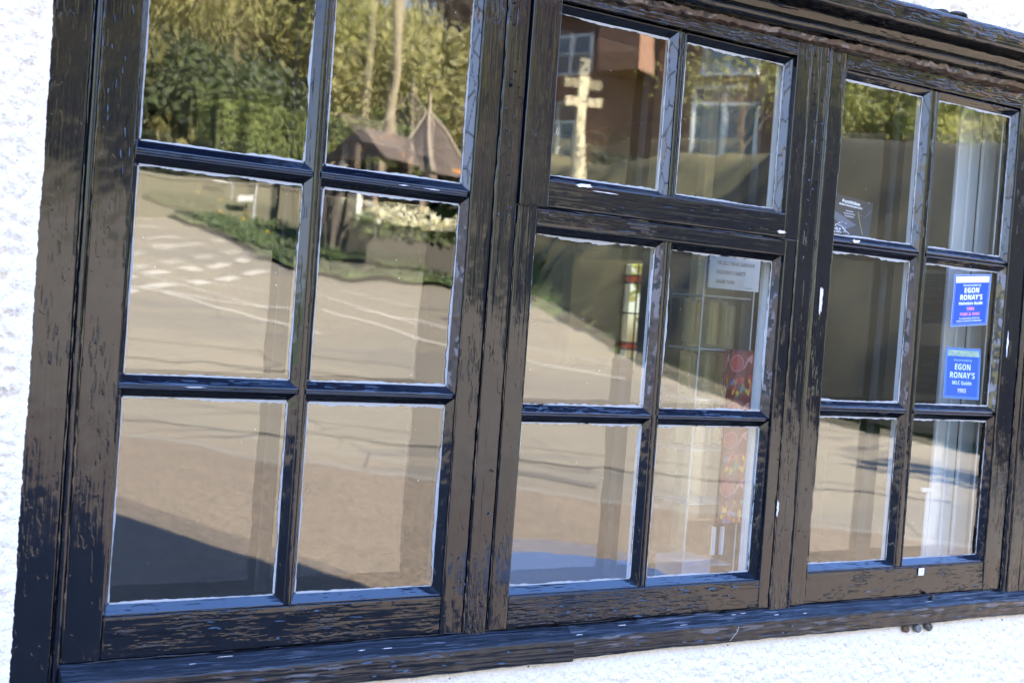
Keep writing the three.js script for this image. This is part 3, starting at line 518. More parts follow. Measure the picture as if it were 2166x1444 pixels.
function ridge(axis, a, b, at, z, r, s, bias = 0.1) {
  const st = 0.004, n = Math.ceil((b - a) / st), m = 6, pos = [], idx = [];
  for (let i = 0; i <= n; i++) {
    const t = a + (b - a) * i / n, q = bias + 0.9 * N3(t * 9, s, 2) + 0.7 * N3(t * 48, s, 6), R = q > 0 ? r * clamp(0.35 + q, 0, 1.2) : r * 0.12, o = 0.0012 * N3(t * 30, s, 11);
    for (let k = 0; k < m; k++) { const g = k / m * 2 * Math.PI, u = at + o + R * Math.cos(g), w = z + R * 0.8 * Math.sin(g); axis === 'x' ? pos.push(t, u, w) : pos.push(u, t, w); }
  }
  for (let i = 0; i < n; i++) for (let k = 0; k < m; k++) { const A = i * m + k, B = i * m + (k + 1) % m, C = A + m, D = B + m; axis === 'x' ? idx.push(A, C, B, B, C, D) : idx.push(A, B, C, B, D, C); }
  const g = new THREE.BufferGeometry(); g.setAttribute('position', new THREE.Float32BufferAttribute(pos, 3)); g.setIndex(idx); g.computeVertexNormals();
  put('paint_run', g, GLOSS, win);
}
[[0.4172, 0.0035, 1.0, 2.0], [0.4774, 0.0025, 1.0, 2.0], [0.4915, -0.001, 1.04, 2.0], [0.5475, -0.0042, 1.05, 2.06], [1.0838, -0.003, 1.05, 2.07], [1.1266, -0.0005, 1.035, 2.08], [1.1442, 0.0010, 1.035, 2.08], [1.1700, 0.0015, 1.035, 1.70], [1.8022, 0.0015, 1.035, 2.1], [1.8270, 0.0018, 1.035, 2.1], [1.8482, 0.0005, 1.035, 2.1], [1.8594, -0.002, 1.035, 2.1], [1.9020, -0.0032, 1.05, 2.07], [2.4392, -0.0032, 1.05, 2.07], [2.4972, -0.001, 1.035, 2.1], [2.5128, 0.002, 1.02, 2.12], [2.555, 0.0042, 1.0, 2.12]].forEach(([x, z, a, b], i) => ridge('y', a, b, x, z, 0.0013 + 0.0005 * (i % 3), i * 13.7, 0.12));
[[1.0356, -0.002, 0.50, 2.49], [1.0975, -0.0045, 0.55, 1.08], [1.0868, 0.0002, 1.215, 1.775], [1.0972, -0.004, 1.905, 2.44], [1.7305, 0.0020, 1.175, 1.80], [1.7795, 0.003, 1.235, 1.765], [1.0180, 0.0285, 0.5, 1.32], [1.0178, 0.0258, 1.34, 2.6]].forEach(([y, z, a, b], i) => ridge('x', a, b, y, z, 0.0011 + 0.0003 * (i % 3), 200 + i * 17.3, 0.10));
// pale chips of lifted paint along the sill and bottom rails
for (let i = 0; i < 12; i++) { const c = chip(rr(0.6, 2.45), rr(1.0215, 1.0315), 0.0, rr(0.006, 0.022), rr(0.0005, 0.0012), i % 3 ? PALE : PINKCHIP); c.position.z = 0.0015 + (1.0345 - c.position.y) * 1.75; c.rotation.x = -1.0; }

// ---------------------------------------------------------------- small things on the window
function canvasMat(w, h, draw, o = {}) { const c = document.createElement('canvas'); c.width = w; c.height = h; draw(c.getContext('2d'), w, h); const t = new THREE.CanvasTexture(c); t.colorSpace = THREE.SRGBColorSpace; return new THREE.MeshPhysicalMaterial({ map: t, roughness: 0.25, ...o }); }
function sticker(name, label, quad, mat, z) {                     // quad: tl, tr, br, bl
  const g = new THREE.BufferGeometry(), n = 8, pos = [], uv = [], idx = [];
  for (let j = 0; j <= n; j++) for (let i = 0; i <= n; i++) { const a = i / n, b = j / n, q = (k) => (quad[0][k] * (1 - a) + quad[1][k] * a) * (1 - b) + (quad[3][k] * (1 - a) + quad[2][k] * a) * b; pos.push(q(0), q(1), z + 0.0002); uv.push(a, 1 - b); }
  for (let j = 0; j < n; j++) for (let i = 0; i < n; i++) { const a = j * (n + 1) + i; idx.push(a, a + n + 1, a + 1, a + 1, a + n + 1, a + n + 2); }
  g.setAttribute('position', new THREE.Float32BufferAttribute(pos, 3)); g.setAttribute('uv', new THREE.Float32BufferAttribute(uv, 2)); g.setIndex(idx); g.computeVertexNormals();
  return tag(put(name, g, mat), label, 'sticker');
}
const ctr = (x, w, s, y, size, font = 'bold', sx = 1) => { x.save(); x.font = `${font} ${size}px sans-serif`; x.translate(w / 2, y); x.scale(sx, 1); x.textAlign = 'center'; x.fillText(s, 0, 0); x.restore(); };
const blue1 = canvasMat(512, 560, (x, w, h) => {
  x.fillStyle = '#8fa8ea'; x.fillRect(0, 0, w, h); x.fillStyle = '#2a55c4'; x.fillRect(10, 10, w - 20, h - 20);
  x.strokeStyle = '#b9c8f2'; x.lineWidth = 3; x.strokeRect(24, 22, w - 48, h - 46);
  x.fillStyle = '#ffffff'; x.fillRect(26, 22, w - 52, 66); x.fillStyle = '#f3e6ea'; ctr(x, w, '1994', 70, 40);
  x.fillStyle = '#dfe6ff'; ctr(x, w, 'Recommended by', 128, 32, 'bold', 0.9);
  x.fillStyle = '#ffffff'; ctr(x, w, 'EGON', 200, 78, 'bold', 0.98); ctr(x, w, "RONAY'S", 276, 78, 'bold', 0.98); ctr(x, w, 'Heineken Guide', 330, 46, 'bold', 0.95);
  x.fillStyle = '#ff9a92'; ctr(x, w, '1994', 394, 54, 'bold', 0.95); ctr(x, w, 'PUBS & INNS', 448, 46, 'bold', 0.98);
  x.fillStyle = '#dfe6ff'; ctr(x, w, 'In association with the', 486, 26); ctr(x, w, 'Meat & Livestock Commission', 514, 26, 'bold', 0.95);
});
const blue2 = canvasMat(512, 560, (x, w, h) => {
  x.fillStyle = '#5f86b8'; x.fillRect(0, 0, w, h); x.fillStyle = '#2c5aa6'; x.fillRect(12, 10, w - 24, h - 20); x.strokeStyle = '#86a9cf'; x.lineWidth = 4; x.strokeRect(24, 20, w - 48, h - 42);
  x.fillStyle = '#8fa98f'; x.fillRect(30, 26, w - 60, 66);
  for (let i = 0; i < 420; i++) { x.fillStyle = ['#c9d2b8', '#6f8f86', '#a7b58f', '#4d7196'][i % 4]; x.fillRect(30 + rnd() * (w - 64), 28 + rnd() * 60, 3 + rnd() * 9, 2 + rnd() * 5); }
  x.fillStyle = '#8fb0d6'; ctr(x, w, 'Recommended by', 146, 34, 'bold', 0.9);
  x.fillStyle = '#c9dcee'; ctr(x, w, 'EGON', 240, 90, 'bold', 0.95); ctr(x, w, "RONAY'S", 332, 90, 'bold', 0.98); ctr(x, w, 'MLC Guide', 404, 56, 'bold', 0.98); x.fillStyle = '#d3d4e2'; ctr(x, w, '1993', 492, 62, 'bold', 0.95);
});
sticker('window_sticker', 'bright blue guide sticker with white lettering and red 1994, upper of two', [[2.2855, 1.7045], [2.405, 1.7145], [2.402, 1.606], [2.2845, 1.595]], blue1, GZ + 0.0012);
sticker('window_sticker', 'faded blue guide sticker dated 1993, below the brighter blue one', [[2.2765, 1.552], [2.390, 1.553], [2.396, 1.444], [2.279, 1.446]], blue2, GZ + 0.0012);
{
  const m = canvasMat(512, 384, (x, w, h) => {
    const g = x.createLinearGradient(0, 0, 0, h); g.addColorStop(0, '#2d2e33'); g.addColorStop(1, '#3a4048'); x.fillStyle = g; x.fillRect(0, 0, w, h);
    x.fillStyle = '#596273'; x.beginPath(); x.moveTo(0, 150); x.lineTo(330, 270); x.lineTo(190, 330); x.lineTo(0, 215); x.fill();
    x.fillStyle = '#47505a'; x.beginPath(); x.moveTo(w, 60); x.lineTo(400, 200); x.lineTo(w - 30, 130); x.fill();
    x.fillStyle = '#ffffff'; ctr(x, 470, 'PureVision', 68, 44); ctr(x, 470, 'Media Cleaning Specialist', 96, 25, 'bold', 0.95);
    x.fillStyle = '#c9ccd6'; ctr(x, 450, 'Network', 150, 22); ctr(x, 450, 'Servers & PCs', 176, 22); ctr(x, 450, 'Certificates', 202, 22);
    x.fillStyle = '#e8ebf4'; ctr(x, 100, 'The', 312, 26); ctr(x, 130, 'Dearest & ', 344, 30); ctr(x, 150, 'Dusty Grime', 372, 24);
    x.strokeStyle = '#dfe6f6'; x.lineWidth = 6; x.beginPath(); x.moveTo(90, 300); x.quadraticCurveTo(170, 290, 200, 365); x.moveTo(120, 270); x.lineTo(60, 300); x.moveTo(150, 320); x.lineTo(250, 372); x.stroke();
    for (let i = 0; i < 40; i++) { x.fillStyle = '#cfd8ea'; x.beginPath(); x.arc(20 + rnd() * 190, 250 + rnd() * 120, 1 + rnd() * 5, 0, 7); x.fill(); }
    x.strokeStyle = '#b3a23a'; x.lineWidth = 6; x.beginPath(); x.moveTo(338, 130); x.quadraticCurveTo(360, 230, 425, 360); x.stroke();
  });
  const s = sticker('leaflet', 'dark grey printed leaflet with white lettering tucked behind the right sash', [[1.915, 1.835], [2.0305, 1.8265], [2.0255, 1.757], [1.915, 1.757]], m, GZ - 0.006); s.userData.category = 'leaflet';
}
{
  const t = thing('white_tag', 'small white square tag stuck on the bottom rail of the right sash', 'tag'); t.position.set(2.234, 1.0845, -0.003);
  put('tag_plate', rbox(-0.0085, 0.0085, -0.0075, 0.0075, 0, 0.0012, 0.0005), matte(0.8, 0.8, 0.82, 0.4), t);
  const g = new THREE.CylinderGeometry(0.0018, 0.0018, 0.0012, 10); g.rotateX(Math.PI / 2); put('pin_head', g, matte(0.45, 0.45, 0.5, 0.4), t).position.set(0.001, 0.001, 0.0016);
}
// snails clustered under the sill
function snail(label, x, y, z, r, col, turn, lean) {
  const o = thing('snail', label, 'snail', 'snails resting on the window sill'); o.position.set(x, y, z); o.rotation.set(lean, turn, 0.2);
  const pos = [], idx = [], cols = [], n = 90, m = 12;
  for (let i = 0; i <= n; i++) { const t = i / n, a = t * Math.PI * 2 * 3.0, R = r * 0.62 * Math.pow(0.10, 1 - t) , tr = R * 0.72 + r * 0.02, cy = r * 0.75 * (1 - Math.pow(t, 1.5)); for (let k = 0; k <= m; k++) { const b = k / m * 2 * Math.PI, q = R + tr * Math.cos(b); pos.push(q * Math.cos(a), cy + tr * Math.sin(b), q * Math.sin(a)); const s = 0.6 + 0.4 * Math.sin(b * 3 + t * 3) * (0.6 + 0.4 * Math.sin(a * 14)); cols.push(col[0] * s, col[1] * s, col[2] * s); } }
  for (let i = 0; i < n; i++) for (let k = 0; k < m; k++) { const A = i * (m + 1) + k; idx.push(A, A + 1, A + m + 1, A + 1, A + m + 2, A + m + 1); }
  const g = new THREE.BufferGeometry(); g.setAttribute('position', new THREE.Float32BufferAttribute(pos, 3)); g.setAttribute('color', new THREE.Float32BufferAttribute(cols, 3)); g.setIndex(idx); g.computeVertexNormals();
  put('shell', g, new THREE.MeshStandardMaterial({ vertexColors: true, roughness: 0.45, side: THREE.DoubleSide }), o);
  const f = new THREE.SphereGeometry(r * 0.8, 14, 8); f.scale(1.1, 0.35, 0.8); f.translate(r * 0.2, -r * 0.55, 0); put('foot', f, matte(0.10, 0.08, 0.06, 0.4), o);
}
snail('brown snail under the sill, leftmost of the three side by side', 2.178, 0.9735, 0.016, 0.0115, [0.22, 0.12, 0.06], 0.4, 1.25);
snail('grey snail under the sill, between two brown ones', 2.212, 0.9725, 0.018, 0.0112, [0.30, 0.28, 0.25], 1.6, 1.2);
snail('dull brown snail under the sill, rightmost of the three side by side', 2.248, 0.974, 0.016, 0.0115, [0.17, 0.14, 0.10], 2.6, 1.3);
snail('tiny dark snail on top of the sill below the white tag', 2.262, 1.0345, 0.009, 0.006, [0.09, 0.06, 0.045], 0.9, 0.1);
{ // twig on the sill front, crumb of felt above the hood
  const c = new THREE.CatmullRomCurve3([[1.680, 0.990, 0.032], [1.686, 1.000, 0.036], [1.694, 1.007, 0.035], [1.698, 1.015, 0.033]].map((p) => new THREE.Vector3(...p)));
  const t = thing('twig', 'thin dry twig caught on the front edge of the sill', 'twig'); put('stem', new THREE.TubeGeometry(c, 12, 0.0009, 5), matte(0.35, 0.26, 0.2), t); put('fork', new THREE.TubeGeometry(new THREE.CatmullRomCurve3([new THREE.Vector3(1.688, 1.003, 0.0355), new THREE.Vector3(1.690, 1.007, 0.038), new THREE.Vector3(1.689, 1.013, 0.038)]), 6, 0.0007, 5), matte(0.3, 0.22, 0.17), t);
  const f = thing('roofing_scrap', 'crumpled scrap of black roofing felt on top of the hood moulding', 'scrap');
  for (let i = 0; i < 7; i++) { const g = new THREE.IcosahedronGeometry(rr(0.008, 0.018), 1), p = g.attributes.position; for (let k = 0; k < p.count; k++) p.setXYZ(k, p.getX(k) * (1.2 + 0.5 * N3(p.getX(k) * 90, i, 1)), p.getY(k) * (0.45 + 0.5 * N3(p.getZ(k) * 90, i, 4)), p.getZ(k)); g.computeVertexNormals(); put('flake', g, matte(0.02, 0.02, 0.022, 0.6), f).position.set(2.10 + i * 0.014 + rr(-0.004, 0.004), 2.206 + rr(-0.003, 0.008), 0.045); }
}

// ---------------------------------------------------------------- in the room
{ // leaded window in the far side wall
  const t = thing('leaded_window', 'small stained leaded window with cream reveals in the far room wall', 'window');
  const x = HX1 - 0.06, zc = (SW.z0 + SW.z1) / 2;
  put('reveal', merge([box(HX1 - 0.40, HX1 - 0.05, SW.y0 - 0.03, SW.y1 + 0.03, SW.z0 - 0.06, SW.z0 + 0.02), box(HX1 - 0.36, HX1 - 0.332, 1.28, 1.96, SW.z0 - 0.11, SW.z0 - 0.062), box(HX1 - 0.34, HX1 - 0.05, SW.y1 - 0.01, SW.y1 + 0.03, SW.z0 + 0.021, SW.z1), box(HX1 - 0.34, HX1 - 0.05, SW.y0 - 0.03, SW.y0 + 0.01, SW.z0 + 0.021, SW.z1)]), CREAM, t);
  const gl = (c) => new THREE.MeshPhysicalMaterial({ color: lin(...c), roughness: 0.05, transmission: 1, thickness: 0, ior: 1.5 });
  const CLEAR = gl([0.52, 0.50, 0.42]), ORANGE = gl([0.42, 0.17, 0.04]), GREENISH = gl([0.50, 0.47, 0.36]);
  const rows = [[SW.y0 + 0.01, 1.42, CLEAR], [1.42, 1.455, ORANGE], [1.455, 1.61, GREENISH], [1.61, 1.77, CLEAR], [1.77, 1.81, ORANGE], [1.81, SW.y1 - 0.01, CLEAR]];
  for (const [a, b, m] of rows) for (let k = 0; k < 4; k++) { const z0 = SW.z0 + 0.02 + k * 0.115, g = box(x - 0.002, x + 0.002, a + 0.004, b - 0.004, z0 + 0.004, z0 + 0.110); put('lead_light', g, m, t); }
  const lead = rows.map(([a]) => box(x - 0.006, x + 0.006, a - 0.004, a + 0.004, SW.z0 + 0.02, SW.z1)).concat([0, 1, 2, 3, 4].map((k) => box(x - 0.0045, x + 0.0045, SW.y0, SW.y1, SW.z0 + 0.018 + k * 0.115, SW.z0 + 0.022 + k * 0.115)));
  put('lead_cames', merge(lead), matte(0.02, 0.02, 0.02), t);
}
{ // settle, cream post, round table with lace edged cloth
  const s = thing('wooden_settle', 'dark high backed wooden settle inside the room', 'settle');
  put('backrest', rbox(2.35, 3.9, 0.2, 1.395, -1.9, -1.84, 0.01), matte(0.045, 0.028, 0.018, 0.5), s); put('seat', rbox(2.35, 3.9, 0.40, 0.45, -2.35, -1.905, 0.01), matte(0.045, 0.028, 0.018, 0.5), s); put('plinth', rbox(2.38, 3.87, 0, 0.39, -2.3, -1.95, 0.01), matte(0.04, 0.025, 0.016, 0.5), s);
  const c = thing('cream_post', 'slim cream painted upright post in the room behind the lower middle casement', 'post'); put('shaft', rbox(2.352, 2.384, 0.0, 2.5, -0.94, -0.905, 0.005), matte(0.80, 0.69, 0.40, 0.5), c); put('collar', rbox(2.342, 2.394, 2.5, 2.548, -0.95, -0.895, 0.005), CREAM, c);
}
{ // white garden table outside, in the shade of the house, seen in the glass
  const t = thing('round_table', 'white round garden table with scalloped rim, reflected low in the middle casement', 'table'), y0 = 0.07, M = matte(0.88, 0.88, 0.87, 0.3); t.position.set(2.457, y0, 1.50);
  put('tabletop', new THREE.CylinderGeometry(0.30, 0.30, 0.022, 72).translate(0, 0.685, 0), M, t);
  const rim = []; for (let k = 0; k < 36; k++) { const a = k / 36 * 2 * Math.PI, g = new THREE.CylinderGeometry(0.024, 0.022, 0.03, 12); g.translate(Math.cos(a) * 0.30, 0.680, Math.sin(a) * 0.30); rim.push(g); }
  put('scalloped_rim', merge(rim), M, t); put('pedestal', new THREE.LatheGeometry([[0.03, 0.03], [0.05, 0.06], [0.03, 0.12], [0.026, 0.4], [0.032, 0.6], [0.09, 0.673]].map(([a, b]) => new THREE.Vector2(a, b)), 24), M, t);
  for (let k = 0; k < 3; k++) { const a = k * 2.094, g = new THREE.TubeGeometry(new THREE.CatmullRomCurve3([[0.03, 0.12], [0.16, 0.10], [0.27, 0.015]].map(([r, y]) => new THREE.Vector3(Math.cos(a) * r, y, Math.sin(a) * r))), 12, 0.017, 8); put('leg_or_glint_rod', g, M, t); }
}
{ // clear sweet dispenser standing on the window board
  const t = thing('sweet_dispenser', 'tall clear acrylic jelly bean dispenser with a pale blue header sign', 'dispenser');
  const ACR = new THREE.MeshPhysicalMaterial({ color: lin(0.93, 0.95, 0.96), roughness: 0.02, transmission: 1, thickness: 0, ior: 1.5 }), EDGE = matte(0.55, 0.58, 0.60, 0.3), x0 = 1.803, x1 = 1.945, zf = -0.257, zb = -0.357;
  const Y = [1.06, 1.19, 1.30, 1.405, 1.51, 1.62];
  put('front_sheet', box(x0, x1, 0.975, 1.70, zf, zf + 0.002), ACR, t); put('back_sheet', box(x0, x1, 0.975, 1.70, zb, zb + 0.002), ACR, t); put('side_sheet', box(x0, x0 + 0.002, 0.975, 1.70, zb + 0.003, zf - 0.001), ACR, t); put('side_sheet', box(x1 - 0.002, x1, 0.975, 1.70, zb + 0.003, zf - 0.001), ACR, t);
  for (const y of Y) put('shelf', box(x0 + 0.003, x1 - 0.003, y, y + 0.003, zb + 0.004, zf - 0.002), EDGE, t);
  for (const x of [x0 + 0.045, x0 + 0.094]) put('divider', box(x, x + 0.002, 1.19, 1.62, zb + 0.004, zf - 0.002), ACR, t);
  for (const x of [x0, x1 - 0.002]) put('edge_strip', box(x - 0.0005, x + 0.0025, 0.975, 1.70, zf + 0.0022, zf + 0.0035), EDGE, t);
  for (let k = 0; k < 3; k++) for (let r = 0; r < 2; r++) put('chute', new THREE.CylinderGeometry(0.018, 0.018, 0.09, 16, 1, true).translate(x0 + 0.023 + k * 0.048, Y[3 + r] + 0.05, -0.307), new THREE.MeshPhysicalMaterial({ color: lin(0.90, 0.78, 0.42), roughness: 0.1, transmission: 0.75, thickness: 0, ior: 1.5, side: THREE.DoubleSide }), t);
  put('plinth', rbox(x0 - 0.01, x1 + 0.01, 0.972, 1.0, -0.367, -0.247, 0.003), matte(0.5, 0.55, 0.65), t);
  const sign = canvasMat(512, 256, (x, w, h) => { const g = x.createLinearGradient(0, 0, w, 0); g.addColorStop(0, '#aebfc9'); g.addColorStop(1, '#e6eff8'); x.fillStyle = g; x.fillRect(0, 0, w, h); x.fillStyle = '#1c2630'; x.font = 'bold 34px sans-serif'; ['CHILDREN AT', 'THE JELLY BEAN CAMPAIGN', "CHILDREN'S CHARITY", 'AWARD FUND'].forEach((s, i) => { x.save(); x.translate(70, 50 + i * 58); x.scale(0.86, 1); x.fillText(s, 0, 0); x.restore(); }); x.fillRect(370, 238, 70, 3); }, { roughness: 0.4 });
  const sg = put('header_sign', new THREE.BoxGeometry(0.140, 0.085, 0.003), sign, t); sg.position.set(1.876, 1.680, -0.245);
  const packet = canvasMat(256, 512, (x, w, h) => {
    x.fillStyle = '#761a2a'; x.fillRect(0, 0, w, h);
    for (let r = 0; r < 2; r++) { const y = 70 + r * 256; x.fillStyle = '#a83240'; x.beginPath(); x.ellipse(70, y, 66, 44, 0, 0, 7); x.fill(); x.strokeStyle = '#c98a92'; x.lineWidth = 4; x.stroke(); x.lineWidth = 9; for (let k = 0; k < 4; k++) { x.beginPath(); x.moveTo(140 + k * 10, y + 30 - k * 18); x.lineTo(185 + k * 12, y - 22 - k * 8); x.lineTo(225, y - 6 - k * 10); x.stroke(); } for (let k = 0; k < 26; k++) { x.fillStyle = ['#c8442f', '#d9b23a', '#3d8f5a', '#5878b4', '#c97a3a', '#a2283a'][k % 6]; x.beginPath(); x.ellipse(30 + rnd() * 200, y + 70 + rnd() * 110, 17, 12, rnd() * 3, 0, 7); x.fill(); } }
  });
  const pk = put('packet', rbox(-0.036, 0.036, -0.10, 0.10, -0.012, 0.012, 0.006), packet, t); pk.position.set(1.902, 1.415, -0.239);
  const pk3 = put('packet', rbox(-0.036, 0.036, -0.10, 0.10, -0.0006, 0.0006, 0.0003), packet, t); pk3.position.set(1.900, 1.255, -0.2262);
  const GOLD = matte(0.62, 0.50, 0.24, 0.5), GREY = matte(0.34, 0.33, 0.31, 0.5);
  for (let r = 0; r < 3; r++) for (let k = 0; k < 4; k++) { const xa = x0 + 0.006 + k * 0.034; put('cell_back', rbox(xa, xa + 0.024 - (k % 2) * 0.008, Y[2 + r] + 0.012, Y[3 + r] - 0.006, -0.319, -0.312, 0.002), (k + r) % 3 === 2 ? GREY : GOLD, t); }
  for (const x of [1.878, 1.901]) put('leg_or_glint_rod', rbox(x - 0.004, x + 0.004, 1.085, 1.145, -0.253, -0.245, 0.002), matte(0.85, 0.88, 0.9, 0.2), t);  // white rods stand in for two bright tube reflections, they support nothing
  put('drawer', rbox(x0 + 0.004, x0 + 0.085, 1.005, 1.075, zb + 0.01, zf - 0.004, 0.004), matte(0.55, 0.62, 0.75, 0.3), t);
}

// ---------------------------------------------------------------- across the road (seen in the glass)
function leafGeo(n, place, size, pal, o = {}) {                   // many small leaf faces
  const { aspect = 0.6, hang = 0, up = 0.2 } = o, pos = new Float32Array(n * 18), col = new Float32Array(n * 18), nor = new Float32Array(n * 18);
  const A = new THREE.Vector3(), B = new THREE.Vector3(), Nn = new THREE.Vector3();
  for (let i = 0; i < n; i++) {
    const p = place(i), s = size * rr(0.6, 1.4), c = pal[Math.floor(rnd() * pal.length)], j = rr(0.85, 1.15) * (p[3] ?? 1);
    A.set(gauss(), gauss() - hang * 2.2, gauss()).normalize(); B.set(gauss(), gauss(), gauss()).cross(A).normalize(); Nn.crossVectors(A, B);
    A.multiplyScalar(s); B.multiplyScalar(s * aspect);
    const q = [[-1, -1], [1, -1], [1, 1], [-1, -1], [1, 1], [-1, 1]];
    q.forEach(([a, b], k) => { const o2 = i * 18 + k * 3; pos[o2] = p[0] + A.x * a + B.x * b; pos[o2 + 1] = p[1] + A.y * a + B.y * b; pos[o2 + 2] = p[2] + A.z * a + B.z * b; col[o2] = c[0] * j; col[o2 + 1] = c[1] * j; col[o2 + 2] = c[2] * j; nor[o2] = Nn.x; nor[o2 + 1] = Nn.y; nor[o2 + 2] = Nn.z; });
  }
  const g = new THREE.BufferGeometry(); g.setAttribute('position', new THREE.BufferAttribute(pos, 3)); g.setAttribute('normal', new THREE.BufferAttribute(nor, 3)); g.setAttribute('color', new THREE.BufferAttribute(col, 3)); return g;
}
const LEAF = new THREE.MeshPhysicalMaterial({ vertexColors: true, roughness: 0.95, transmission: 0.4, thickness: 0, side: THREE.DoubleSide }), BARK = matte(0.10, 0.075, 0.05);
function tube(p, q, r0, r1, seg = 6) { const a = new THREE.Vector3(...p), b = new THREE.Vector3(...q), d = b.clone().sub(a), g = new THREE.CylinderGeometry(r1, r0, d.length(), seg, 1); g.translate(0, d.length() / 2, 0); g.applyQuaternion(new THREE.Quaternion().setFromUnitVectors(new THREE.Vector3(0, 1, 0), d.normalize())); g.translate(a.x, a.y, a.z); return g; }
const PAL = { yellow: [[0.30, 0.275, 0.08], [0.25, 0.24, 0.065], [0.34, 0.31, 0.12]], green: [[0.07, 0.10, 0.022], [0.10, 0.13, 0.03], [0.05, 0.075, 0.018]], dark: [[0.018, 0.03, 0.010], [0.03, 0.045, 0.014], [0.05, 0.06, 0.02]], brown: [[0.085, 0.06, 0.035], [0.06, 0.045, 0.03], [0.12, 0.085, 0.05]], hedge: [[0.15, 0.19, 0.04], [0.19, 0.22, 0.05], [0.11, 0.15, 0.03]], lime: [[0.27, 0.28, 0.055], [0.20, 0.23, 0.045], [0.32, 0.31, 0.09]] };
function tree(name, label, x, z, h, r, pal, o = {}) {
  const y0 = land(x, z), t = thing(name, label, 'tree', o.group); t.position.set(x, y0 - 0.2, z);
  const th = o.thin ?? 0.8, limbs = [tube([0, 0, 0], [0.1, h * 0.5, 0], 0.03 * h * th, 0.018 * h * th, 8)], tips = [], nb = o.limbs ?? 9;
  for (let k = 0; k < nb; k++) { const a = k * 2.4 + rnd(), y = h * rr(0.2, 0.5), e = [Math.cos(a) * r * rr(0.4, 0.85), h * rr(0.5, 0.95), Math.sin(a) * r * rr(0.4, 0.85)]; limbs.push(tube([0.1 * y / h, y, 0], e, 0.012 * h * th, 0.004 * h * th, 5)); tips.push(e);
    for (let q = 0; q < (o.twigs ?? 3); q++) { const f = [e[0] + gauss() * r * 0.4, e[1] + rr(-0.1, 0.25) * h, e[2] + gauss() * r * 0.4]; limbs.push(tube(e.map((v, i) => v * 0.75 + (i === 1 ? h * 0.1 : 0)), f, 0.004 * h * th, 0.0015 * h * th, 4)); tips.push(f); } }
  put('trunk', merge(limbs), BARK, t);
  const n = o.n ?? 2600;
  const g = leafGeo(n, () => { const c = tips[Math.floor(rnd() * tips.length)], s = r * (o.spread ?? 0.30); const dx = gauss() * s, dy = gauss() * s * 0.8, dz = gauss() * s; return [c[0] + dx, Math.max(0.15 * h, c[1] + dy - (o.hang ? rnd() * h * 0.25 : 0)), c[2] + dz, 0.85]; }, o.size ?? 0.12, PAL[pal], { aspect: o.aspect ?? 0.6, hang: o.hang ?? 0 });
  put('crown', g, LEAF, t); return t;
}
const TG = 'trees on the hillside across the road';
const hang = { hang: 0.55, aspect: 0.10, size: 0.20, n: 7000, twigs: 6 }, bush = { n: 5200, size: 0.085, spread: 0.34 };
const hillTrees = [  // first two dark trees are added to darken what the left post reflects
  [6.0, 32.5, 10, 3.0, 'dark', bush], [8.9, 33.5, 8.5, 2.2, 'dark', bush], [11.4, 36, 8.5, 3.6, 'yellow', hang], [14.4, 37, 8.5, 3.8, 'yellow', hang], [8.5, 40, 10, 4.4, 'yellow', hang], [12.6, 33.4, 3.6, 2.2, 'green', bush],
  [16.6, 38, 6.0, 3.4, 'lime', bush], [17.6, 42, 6.5, 3.6, 'yellow', bush], [19.0, 35, 4.4, 2.8, 'yellow', bush], [21.8, 37, 4.2, 2.8, 'yellow', bush], [14.6, 46, 9, 4.6, 'yellow', hang], [20.5, 46, 6, 3.8, 'lime', bush],
  [22.6, 40, 4.2, 2.4, 'yellow', bush], [27.2, 44.5, 7.2, 2.3, 'brown', { spread: 0.24, aspect: 0.05, size: 0.30, n: 2200, twigs: 8 }], [29.0, 49, 7.5, 2.4, 'brown', { aspect: 0.05, size: 0.30, n: 2000, twigs: 8 }]];
const hillLabels = ['dark evergreen at the far left foot of the hill, added to darken the reflection in the black post', 'dark rounded shrub above the low wall, added to darken the left post, reflected at the left edge of the glass', 'drooping yellow willow leftmost in the upper left pane', 'drooping yellow willow beside the left muntin of the upper left pane', 'tall pale willow high on the hill behind the leftmost ones', 'small green bush between the willows and the clipped hedge',
  'lime green bush left of the utility pole on the hill', 'yellow olive bush behind the utility pole', 'low yellow bush behind the clipped hedge left of the pole', 'low yellow bush behind the clipped hedge right of the pole', 'tallest willow at the crest above the upper left pane', 'lime green bush high behind the utility pole',
  'yellow scrub bush behind the lychgate finial', 'bare brown twiggy tree against the blue sky patch, the nearer one', 'bare brown twiggy tree against the blue sky patch, the farther one'];
hillTrees.forEach(([x, z, h, r, p, o], i) => tree(p === 'brown' ? 'bare_tree' : 'hill_tree', hillLabels[i], x, z, h, r, p, { ...o, group: TG }));
{ // scrub all over the hillside
  const SC = [[0.27, 0.24, 0.075], [0.21, 0.19, 0.06], [0.33, 0.28, 0.11], [0.16, 0.165, 0.045]];
  kind(tag(put('hillside_scrub', leafGeo(60000, () => { const z = 31 + Math.pow(rnd(), 1.3) * 60, x = rr(0.05, 0.66) * (z + 2); return [x, land(x, z) + Math.abs(gauss()) * 0.7 * (0.5 + N3(x * 0.3, z * 0.3, 2)), z]; }, 0.22, SC, { aspect: 0.25 }), LEAF), 'yellow olive scrub covering the hillside across the road', 'scrub'), 'stuff');
}
